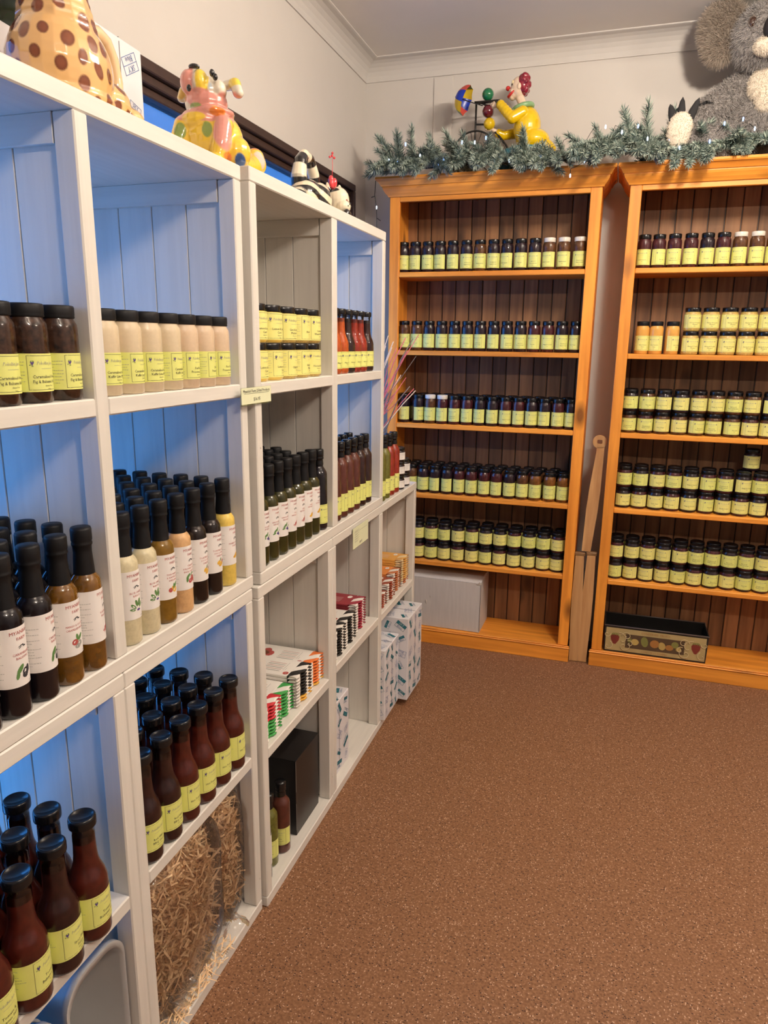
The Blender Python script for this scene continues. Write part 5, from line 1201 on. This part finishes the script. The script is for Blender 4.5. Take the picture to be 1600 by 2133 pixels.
# clown figure (local origin at his seat on the cornice)
cl = thing('clown_figure', 'painted clown figure in yellow coat reaching for the handlebar', 'ornament', (.335, CY, zC_))
SKIN = mat('clown_skin', (.78, .60, .44), .06, 60, rough=.18, coat=.8)
def hand(mb, w_, d, side, curl=1):
    """palm, four unequal curled fingers and a thumb"""
    d = Vector(d).normalized(); u = Vector((0, 0, 1)); s = d.cross(u).normalized(); u = s.cross(d)
    w_ = Vector(w_); mb.ball(w_+d*.012, (.0125, .0105, .012), 0, 14, 10)
    for k, L_ in enumerate((.014, .017, .016, .012)):
        b = w_+d*.018+u*(.0095-.0062*k)
        p1 = b+d*L_*.55; p2 = p1+d*L_*.25+s*side*L_*.45*curl; p3 = p2-d*L_*.25+s*side*L_*.35*curl; chain(mb, [b, p1, p2, p3], [.0042, .0040, .0036, .0030], 4)
    b = w_+d*.008+u*.008; chain(mb, [b, b+u*.008+d*.008+s*side*.004, b+u*.008+d*.016+s*side*.010], [.0044, .0040, .0033], 4)
mb = MB(); hd = Vector((-.058, 0, .362))
mb.ball(hd, (.036, .034, .046), 0, 24, 16); mb.ball(hd+Vector((-.014, 0, -.024)), (.026, .024, .020), 0); mb.ball(hd+Vector((-.026, 0, -.036)), (.014, .016, .012), 0)
mb.ball(hd+Vector((-.034, 0, -.008)), (.010, .008, .010), 0)
for s in (-1, 1): mb.ball(hd+Vector((.006, s*.034, -.002)), (.009, .005, .013), 0, 10, 8); mb.ball(hd+Vector((-.024, s*.016, -.014)), (.012, .012, .011), 0, 10, 8)
chain(mb, [hd+Vector((.002, 0, -.030)), (-.040, 0, .300), (-.036, 0, .27)], [.019, .018, .026])
mb.ball((-.02, 0, .20), (.045, .050, .075), 0, 20, 14); mb.ball((.0, 0, .12), (.052, .055, .05), 0, 20, 14)
chain(mb, [(-.03, -.045, .250), (-.070, -.060, .225), (-.125, -.035, .292), (-.150, -.018, .296)], [.018, .016, .012, .009])
chain(mb, [(-.03, .045, .250), (-.060, .062, .200), (-.120, .030, .188), (-.168, .006, .205)], [.018, .016, .012, .009])
hand(mb, (-.150, -.018, .296), (-1, .35, .06), 1); hand(mb, (-.168, .006, .205), (-1, -.1, .35), -1)
chain(mb, [(.0, -.03, .10), (-.09, -.035, .085), (-.10, -.034, .02)], [.026, .022, .016]); chain(mb, [(.0, .03, .10), (-.09, .035, .085), (-.10, .034, .02)], [.026, .022, .016])
v, f = remesh(mb, .0019, 2); link('body', skin_mesh('clown_body', v, f, SKIN), cl)
COAT = mat('yellow_coat', (.80, .52, .005), .08, 30, rough=.22, coat=.8)
mb = MB(); mb.ball((-.014, 0, .205), (.060, .064, .080), 0, 24, 14); mb.ball((.014, 0, .146), (.074, .072, .050), 0, 24, 14)
chain(mb, [(.02, 0, .14), (.075, 0, .115), (.098, 0, .108)], [.045, .034, .020])
chain(mb, [(-.03, -.046, .252), (-.072, -.062, .228), (-.128, -.036, .290)], [.026, .024, .021]); chain(mb, [(-.03, .046, .252), (-.062, .064, .200), (-.122, .032, .186), (-.140, .022, .192)], [.026, .024, .021, .020])
v, f = remesh(mb, .0026, 3); link('coat', skin_mesh('coat', v, f, COAT), cl)
mb = MB(); BT = mat('brass_button', (.45, .20, .06), rough=.25)
mb.ball((-.112, -.057, .276), (.004, .003, .004), 0, 8, 6); link('cuff_button', mb.mesh('cuff_button', BT), cl)
mb = MB(); n = 28; mb.tube([(-.036+.040*math.cos(2*PI*k/n), .044*math.sin(2*PI*k/n), .280+.010*math.cos(2*PI*k/n)) for k in range(n)], .0105, 10, closed=True)
mb.tube([(-.066, -.028, .275), (-.074, -.030, .250), (-.078, -.030, .226)], [.011, .009, .006], 8); link('green_collar', mb.mesh('collar', mat('collar_green', (.24, .42, .20), .1, 40, rough=.3)), cl)
mb = MB(); r_ = random.Random(3)
mb.ball(hd+Vector((.018, 0, .010)), (.030, .037, .046), 0, 20, 12)
for k in range(26):
    a = r_.uniform(0, 2*PI); b = r_.uniform(-.9, 1.2); mb.ball(hd+Vector((.022+.022*math.cos(b)*abs(math.cos(a)), .034*math.sin(a)*math.cos(b), .010+.040*math.sin(b))), .011, 0, 10, 7)
v, f = remesh(mb, .0024, 1); link('hair', skin_mesh('hair', v, f, mat('maroon_hair', (.24, .012, .03), .3, 60, rough=.25, coat=.6)), cl)
RED = mat('clown_red', (.55, .02, .015), rough=.15, coat=1); mb = MB(); mb.ball(hd+Vector((-.047, 0, .002)), .0105, 0); link('red_nose', mb.mesh('nose', RED), cl)
mb = MB(); P0 = hd+Vector((-.036, 0, -.028)); mb.tube([P0+Vector((.020, -.026, .012)), P0+Vector((.004, -.021, .001)), P0+Vector((-.006, -.008, -.004)), P0+Vector((-.006, .008, -.004)), P0+Vector((.004, .021, .001)), P0+Vector((.020, .026, .012))], [.003, .0062, .007, .007, .0062, .003], 10); link('painted_mouth', mb.mesh('mouth', RED), cl)
mb = MB()
for s in (-1, 1): mb.ball(hd+Vector((-.027, s*.020, .010)), (.004, .005, .0055), 0, 10, 8)
link('eyes', mb.mesh('eyes', GB), cl); mb = MB()
for s in (-1, 1): mb.ball(hd+Vector((-.0245, s*.020, .019)), (.005, .0065, .0085), 0, 10, 8)
link('eye_paint', mb.mesh('eye_paint', mat('eye_paint', (.75, .62, .35), rough=.2)), cl)
mb = MB(); mb.ball((.010, 0, .108), (.062, .062, .035), 0, 20, 12); chain(mb, [(.0, -.03, .10), (-.088, -.035, .088), (-.100, -.034, .030)], [.034, .028, .024]); chain(mb, [(.0, .03, .10), (-.088, .035, .088), (-.100, .034, .030)], [.034, .028, .024]); mb.ball((.0, 0, .05), (.045, .05, .048), 0)
v, f = remesh(mb, .0028, 2); link('trousers', skin_mesh('trousers', v, f, mat('blue_trousers', (.04, .17, .22), rough=.3)), cl)
mb = MB()
for s in (-1, 1): mb.ball((-.112, s*.034, .013), (.030, .014, .013), 0)
link('shoes', mb.mesh('shoes', RED), cl)

# ---------------------------------------------------------------- plush koala
kx, ky = 1.27, 3.105
kt = thing('plush_koala', 'large grey plush koala sitting on the right bookcase', 'soft toy', (kx, ky, zC_))
FURB = mat('plush_base', (.27, .25, .235), .2, 25, rough=.95)
GR, TN, CRM = (.36, .335, .315), (.44, .37, .30), (.74, .66, .54)
FURG = mat('grey_fur', GR, .35, 120, rough=.8); FURT = mat('tan_ear_fur', TN, .25, 90, rough=.9); FURW = mat('cream_plush', CRM, .05, 90, rough=.9)
def furry(v, f, n, L_, mt, seed=0, comb=(0, 0, -1), wd=.0011):
    r = np.random.RandomState(seed); tri = np.array([q[:3] for q in f]); a = v[tri[:, 0]]; b = v[tri[:, 1]]; c = v[tri[:, 2]]
    nn = np.cross(b-a, c-a); ar = np.linalg.norm(nn, axis=1); nn /= (ar[:, None]+1e-12); ok = ar > 1e-12; pr_ = ar*ok; pr_ /= pr_.sum()
    ii = r.choice(len(tri), n, p=pr_); w1, w2 = r.rand(n, 1), r.rand(n, 1); m_ = (w1+w2 > 1)[:, 0]; w1[m_] = 1-w1[m_]; w2[m_] = 1-w2[m_]
    p = a[ii]+(b[ii]-a[ii])*w1+(c[ii]-a[ii])*w2; N_ = nn[ii]
    d = N_*.75+np.array(comb)*.55+r.normal(size=(n, 3))*.32; d /= np.linalg.norm(d, axis=1)[:, None]; s = np.cross(d, r.normal(size=(n, 3))); s /= np.linalg.norm(s, axis=1)[:, None]
    l = L_*r.uniform(.6, 1.2, (n, 1)); V = np.stack([p-s*wd, p+s*wd, p+d*l], 1).reshape(-1, 3)
    me = bpy.data.meshes.new('fur'); me.from_pydata(V.tolist(), [], np.arange(3*n).reshape(-1, 3).tolist()); me.materials.append(mt); return me
def fur_part(name, mb, vox, n, L_, base, mt, seed, comb=(0, 0, -1), label=None):
    v, f = remesh(mb, vox, 3); o = link(name, skin_mesh(name, v, f, base), kt, label=label); link(name+'_fur', furry(v, f, n, L_, mt, seed, comb), o, kind='stuff'); return o
hc = Vector((-.045, -.085, .435))
mb = MB(); mb.ball((0, 0, .145), (.165, .115, .150), 0, 26, 18); mb.ball((0, .0, .255), (.125, .095, .100), 0, 24, 14); mb.ball(hc, (.120, .105, .112), 0, 26, 18)
mb.ball(hc+Vector((-.0, -.055, -.030)), (.075, .055, .060), 0)
chain(mb, [(-.10, -.02, .27), (-.205, -.055, .20), (-.255, -.095, .145)], [.062, .058, .050]); chain(mb, [(.10, -.02, .27), (.205, -.055, .20), (.235, -.095, .145)], [.062, .058, .050])
chain(mb, [(-.09, -.04, .07), (-.20, -.10, .065), (-.265, -.125, .085)], [.075, .068, .056]); chain(mb, [(.09, -.04, .07), (.20, -.10, .065), (.25, -.125, .085)], [.075, .068, .056])
mb.v = [(p[0], p[1], max(p[2], .0)) for p in mb.v]
fur_part('koala_body', mb, .008, 60000, .024, FURB, FURG, 1)
for s, lab in ((-1, 'big fluffy tan ear'), (1, None)):
    mb = MB(); mb.ball(hc+Vector((s*.150, .030, .055)), (.082, .036, .094), 0, 22, 14); mb.ball(hc+Vector((s*.155, .022, -.005)), (.060, .034, .062), 0, 20, 12)
    fur_part('ear', mb, .007, 16000, .030, mat('ear_base', TN, .1, rough=.95), FURT, 5+s, (s*.7, 0, -.4), lab)
mb = MB(); mb.ball((-.02, -.088, .265), (.070, .036, .070), 0, 22, 14); mb.ball((-.02, -.098, .205), (.040, .030, .05), 0); fur_part('chest_patch', mb, .006, 7000, .010, FURW, FURW, 11, label='cream chest patch')
mb = MB(); mb.ball(hc+Vector((.0, -.090, -.060)), (.052, .038, .034), 0, 20, 12); fur_part('chin_patch', mb, .006, 4000, .008, FURW, FURW, 12, label='cream chin patch')
mb = MB(); mb.ball(hc+Vector((.0, -.118, -.008)), (.026, .026, .040), 0, 20, 14); link('nose', mb.mesh('koala_nose', mat('nose_felt', (.012, .011, .011), .2, rough=.6)), kt)
for s in (-1, 1):
    mb = MB(); mb.ball(hc+Vector((s*.062, -.088, .026)), (.013, .008, .017), 0, 16, 10); e_ = link('eye', mb.mesh('koala_eye', mat('brown_eye', (.05, .022, .012), rough=.08, coat=1)), kt)
    mb = MB(); n = 20; mb.tube([hc+Vector((s*.062+.0145*math.cos(2*PI*k/n), -.086, .026+.0190*math.sin(2*PI*k/n))) for k in range(n)], .0022, 6, closed=True); link('eye_rim', mb.mesh('eye_rim', mat('eye_rim', (.12, .09, .07))), e_)
CLAW = mat('black_felt', (.012, .012, .013), .2, rough=.8)
for s in (-1, 1):
    fx = -.325 if s < 0 else .285
    mb = MB(); mb.ball((fx, -.165, .105), (.050, .026, .070), 0, 20, 14); fur_part('sole', mb, .006, 2500, .006, FURW, FURW, 20+s, label='cream sole of foot')
    for q, (dx, h, tl) in enumerate(((-.028, .060, -.30), (-.002, .080, .02), (.032, .078, .38))):
        m_ = MB(); prof = [(.0, -.03), (.014, -.02), (.0165, 0), (.015, h*.4), (.009, h*.8), (.0, h)]; m_.lathe(prof, 14, T=Matrix.Translation((fx+dx, -.155, .150)) @ Matrix.Rotation(tl, 4, 'Y') @ Matrix.Scale(.45, 4, (0, 1, 0))); link('claw', m_.mesh('claw', CLAW), kt)
mb = MB(); chain(mb, [(-.26, -.125, .205), (-.235, -.12, .213), (-.21, -.115, .208)], [.004, .006, .003], 4); link('arm_claws', mb.mesh('arm_claws', CLAW), kt)

# ---------------------------------------------------------------- frosted pine garland
g_ = thing('pine_garland', 'frosted artificial pine garland with tiny blue-white lights along both bookcase tops', 'garland', (.70, 3.0, zC_))
ND = mat('frosted_needles', (.115, .17, .15), .55, 55, rough=.7); ND2 = mat('pale_needles', (.42, .49, .41), .3, 60, rough=.7); STM = mat('twig', (.05, .06, .05), rough=.8)
def sprig(seed, L_=.112, n=290):
    r = random.Random(seed); mb = MB(); bend = Vector((r.uniform(-.2, .2), r.uniform(-.2, .2), 0))
    cen = lambda u: Vector((0, 0, u*L_))+bend*L_*u*u
    mb.tube([cen(u/5) for u in range(6)], .0014, 5, 2)
    for k in range(n):
        u = .06+.94*k/n; p = cen(u); a = k*2.4+r.uniform(-.4, .4); o = Vector((math.cos(a), math.sin(a), 0)); d = (o+Vector((0, 0, r.uniform(.45, .95)))).normalized()
        if k > n-14: d = (o*.4+Vector((0, 0, 1))).normalized()
        l = r.uniform(.026, .036)*(1-.3*u); s = d.cross(Vector((r.random(), r.random(), r.random()))).normalized()*.0012; q = p+d*l*.55+o*.001; e = p+d*l+Vector((0, 0, .0022))
        mi = 1 if r.random() < .55 else 0; b = len(mb.v); mb.v += [tuple(p-s), tuple(p+s), tuple(q+s), tuple(q-s), tuple(e)]; mb.f += [(b, b+1, b+2, b+3), (b+3, b+2, b+4)]; mb.m += [mi, mi]; mb.sm += [False, False]
    return mb.mesh('sprig', [ND, ND2, STM])
SPR = [sprig(k) for k in range(8)]; r = random.Random(21)
ctr = lambda x: Vector((x-.70, -.010+.030*math.sin(x*7.3)+.015*math.sin(x*17), .040+.012*math.sin(x*11)))
k = 0; x = -.285
while x < 1.74:
    base = ctr(x)
    for q in range(2):
        a = r.uniform(-1.25, 1.15); fy = r.choice([-1, -1, -.7, -.25, .5, .9]); d = Vector((math.sin(a)*.95, fy*r.uniform(.35, 1.0), r.uniform(-.45, .62)))
        if fy > 0: d.z = abs(d.z)*.8+.1
        if x > 1.0: d.z = d.z*.9
        if .95 < x < 1.35: d.z = min(d.z, .35)
        if fy < -.5 and r.random() < .55: d = Vector((math.sin(a)*.6, -.85, -.66))
        d.normalize(); ld = min(0, d.z)
        o = link('sprig', SPR[k % 8], g_, base+Vector((0, -.055 if d.z < -.3 else 0, .022 if d.z < -.1 else 0))); o.rotation_euler = d.to_track_quat('Z', 'Y').to_euler(); s_ = r.uniform(.88, 1.32); o.scale = (s_, s_, s_*(.85 if d.z < -.3 else 1)); k += 1
    x += .0148
for x, d, s_ in ((-.155, (-.25, -.1, 1), 1.15), (-.235, (-.9, -.1, .5), 1.0), (-.255, (-.45, 0, .9), 1.2), (-.05, (-.3, .1, .6), 1.0), (.93-.1, (-.2, 0, 1), 1.35), (.86-.1, (-.15, 0, 1), 1.2), (1.04-.12, (-.1, 0, .9), 1.2)):
    o = link('sprig', SPR[k % 8], g_, ctr(x)+Vector((0, 0, .03))); o.rotation_euler = Vector(d).normalized().to_track_quat('Z', 'Y').to_euler(); o.scale = (s_, s_, s_); k += 1
mb = MB(); mb.tube([ctr(-.285+.045*i) for i in range(46)], .004, 6); link('garland_stem', mb.mesh('garland_stem', STM), g_)
WIREM = mat('dark_wire', (.012, .014, .012), rough=.5); LED = mat('led_white', (.8, .9, 1), emis=((.62, .78, 1.0), 5)); LEDB = mat('led_blue', (.4, .6, 1), emis=((.20, .42, 1.0), 3))
mb = MB(); mb.tube([ctr(-.28+.02*i)+Vector((0, -.055+.03*math.sin(i*1.9), .045+.035*math.sin(i*1.3))) for i in range(101)], .0011, 5); link('light_wire', mb.mesh('light_wire', WIREM), g_)
mb = MB(); mb.lathe([(.0022, -.006), (.0030, 0), (.0030, .004), (.0016, .008)], 8); bm1 = mb.mesh('led', LED); mb = MB(); mb.lathe([(.0022, -.006), (.0030, 0), (.0030, .004), (.0016, .008)], 8); bm2 = mb.mesh('led', LEDB)
for i in range(36):
    x = -.26+.055*i+r.uniform(-.015, .015); c = ctr(x)+Vector((0, -r.uniform(.06, .105), r.uniform(-.01, .085))); link('fairy_light', bm1 if r.random() < .62 else bm2, g_, c)
mb = MB(); mb.tube([(-.095, -.075, .04), (-.110, -.088, .01), (-.140, -.092, -.010), (-.165, -.092, -.018)], .0012, 5); mb.tube([(-.165, -.092, -.018), (-.165, -.094, -.040)], .0014, 5); link('light_wire', mb.mesh('loop_wire', WIREM), g_); link('fairy_light', bm1, g_, (-.165, -.094, -.046)); link('fairy_light', bm1, g_, (-.110, -.092, .006))
# string of lights hanging at the corner
s_ = thing('light_string', 'dark string of tiny lights hanging down the left bookcase side', 'lights', (-.333, 2.965, 2.19)); r = random.Random(2)
P_ = [(0, 0, .03), (-.004, 0, -.03), (.006, .0, -.09), (.008, 0, -.17), (.010, 0, -.23), (.012, .01, -.34), (.028, .0, -.62), (.036, 0, -.90), (.040, 0, -1.15)]
mb = MB(); mb.tube(P_, .0017, 6); mb.tube([(-.004, 0, -.035), (-.020, 0, -.040)], .0019, 6); mb.tube([(.008, 0, -.13), (.026, 0, -.142)], .0019, 6); mb.tube([(.028, 0, -.62), (.038, -.004, -.620)], .0019, 6); link('light_wire', mb.mesh('hanging_wire', WIREM), s_)
for c in ((.006, -.001, -.085), (.040, -.004, -.620)): link('fairy_light', bm1, s_, c)
# dried stems in a vase behind the low unit's bottles
t = thing('dried_stems', 'pink and white dried stems rising behind the bottles in the corner', 'dried flowers', (-.25, 2.62, .9195)); r = random.Random(8)
t.location = (-.235, 2.44, .9189); mb = MB(); mb.lathe([(.022, 0), (.030, .01), (.032, .06), (.020, .11), (.015, .14), (.018, .15), (.013, .145)], 20); link('vase', mb.mesh('vase', GB), t)
PS = mat('pink_stem', (.66, .15, .20), .2, rough=.6); WS = mat('white_stem', (.70, .58, .52), .1, rough=.6); DS = mat('grey_stem', (.16, .13, .12), rough=.6)
for i in range(64):
    a = r.uniform(-.2, .30); b = r.uniform(-.12, .22); h = r.uniform(.36, .62); c = r.uniform(-.05, .05); m_ = (PS, WS, WS, PS, DS)[i % 5]; mb = MB()
    mb.tube([(a*.05, b*.05, .10), (a*.3+c, b*.3, h*.55), (a*.62, b*.8, h*.85), (a*.80, b, h)], .0017 if i % 3 else .0023, 5); link('stem', mb.mesh('stem', m_), t)
for i, (p, q) in enumerate((((.015, .03, .44), .014), ((.03, .0, .27), .013))):
    mb = MB()
    for k in range(7): mb.tube([Vector(p)+Vector((q*math.cos(u), q*.9*math.sin(u)*math.cos(k), q*math.sin(u)*math.sin(k+.5))) for u in [2*PI*j/14 for j in range(14)]], .0022, 5, closed=True)
    link('woven_ball', mb.mesh('woven_ball', PS if i == 0 else DS), t)
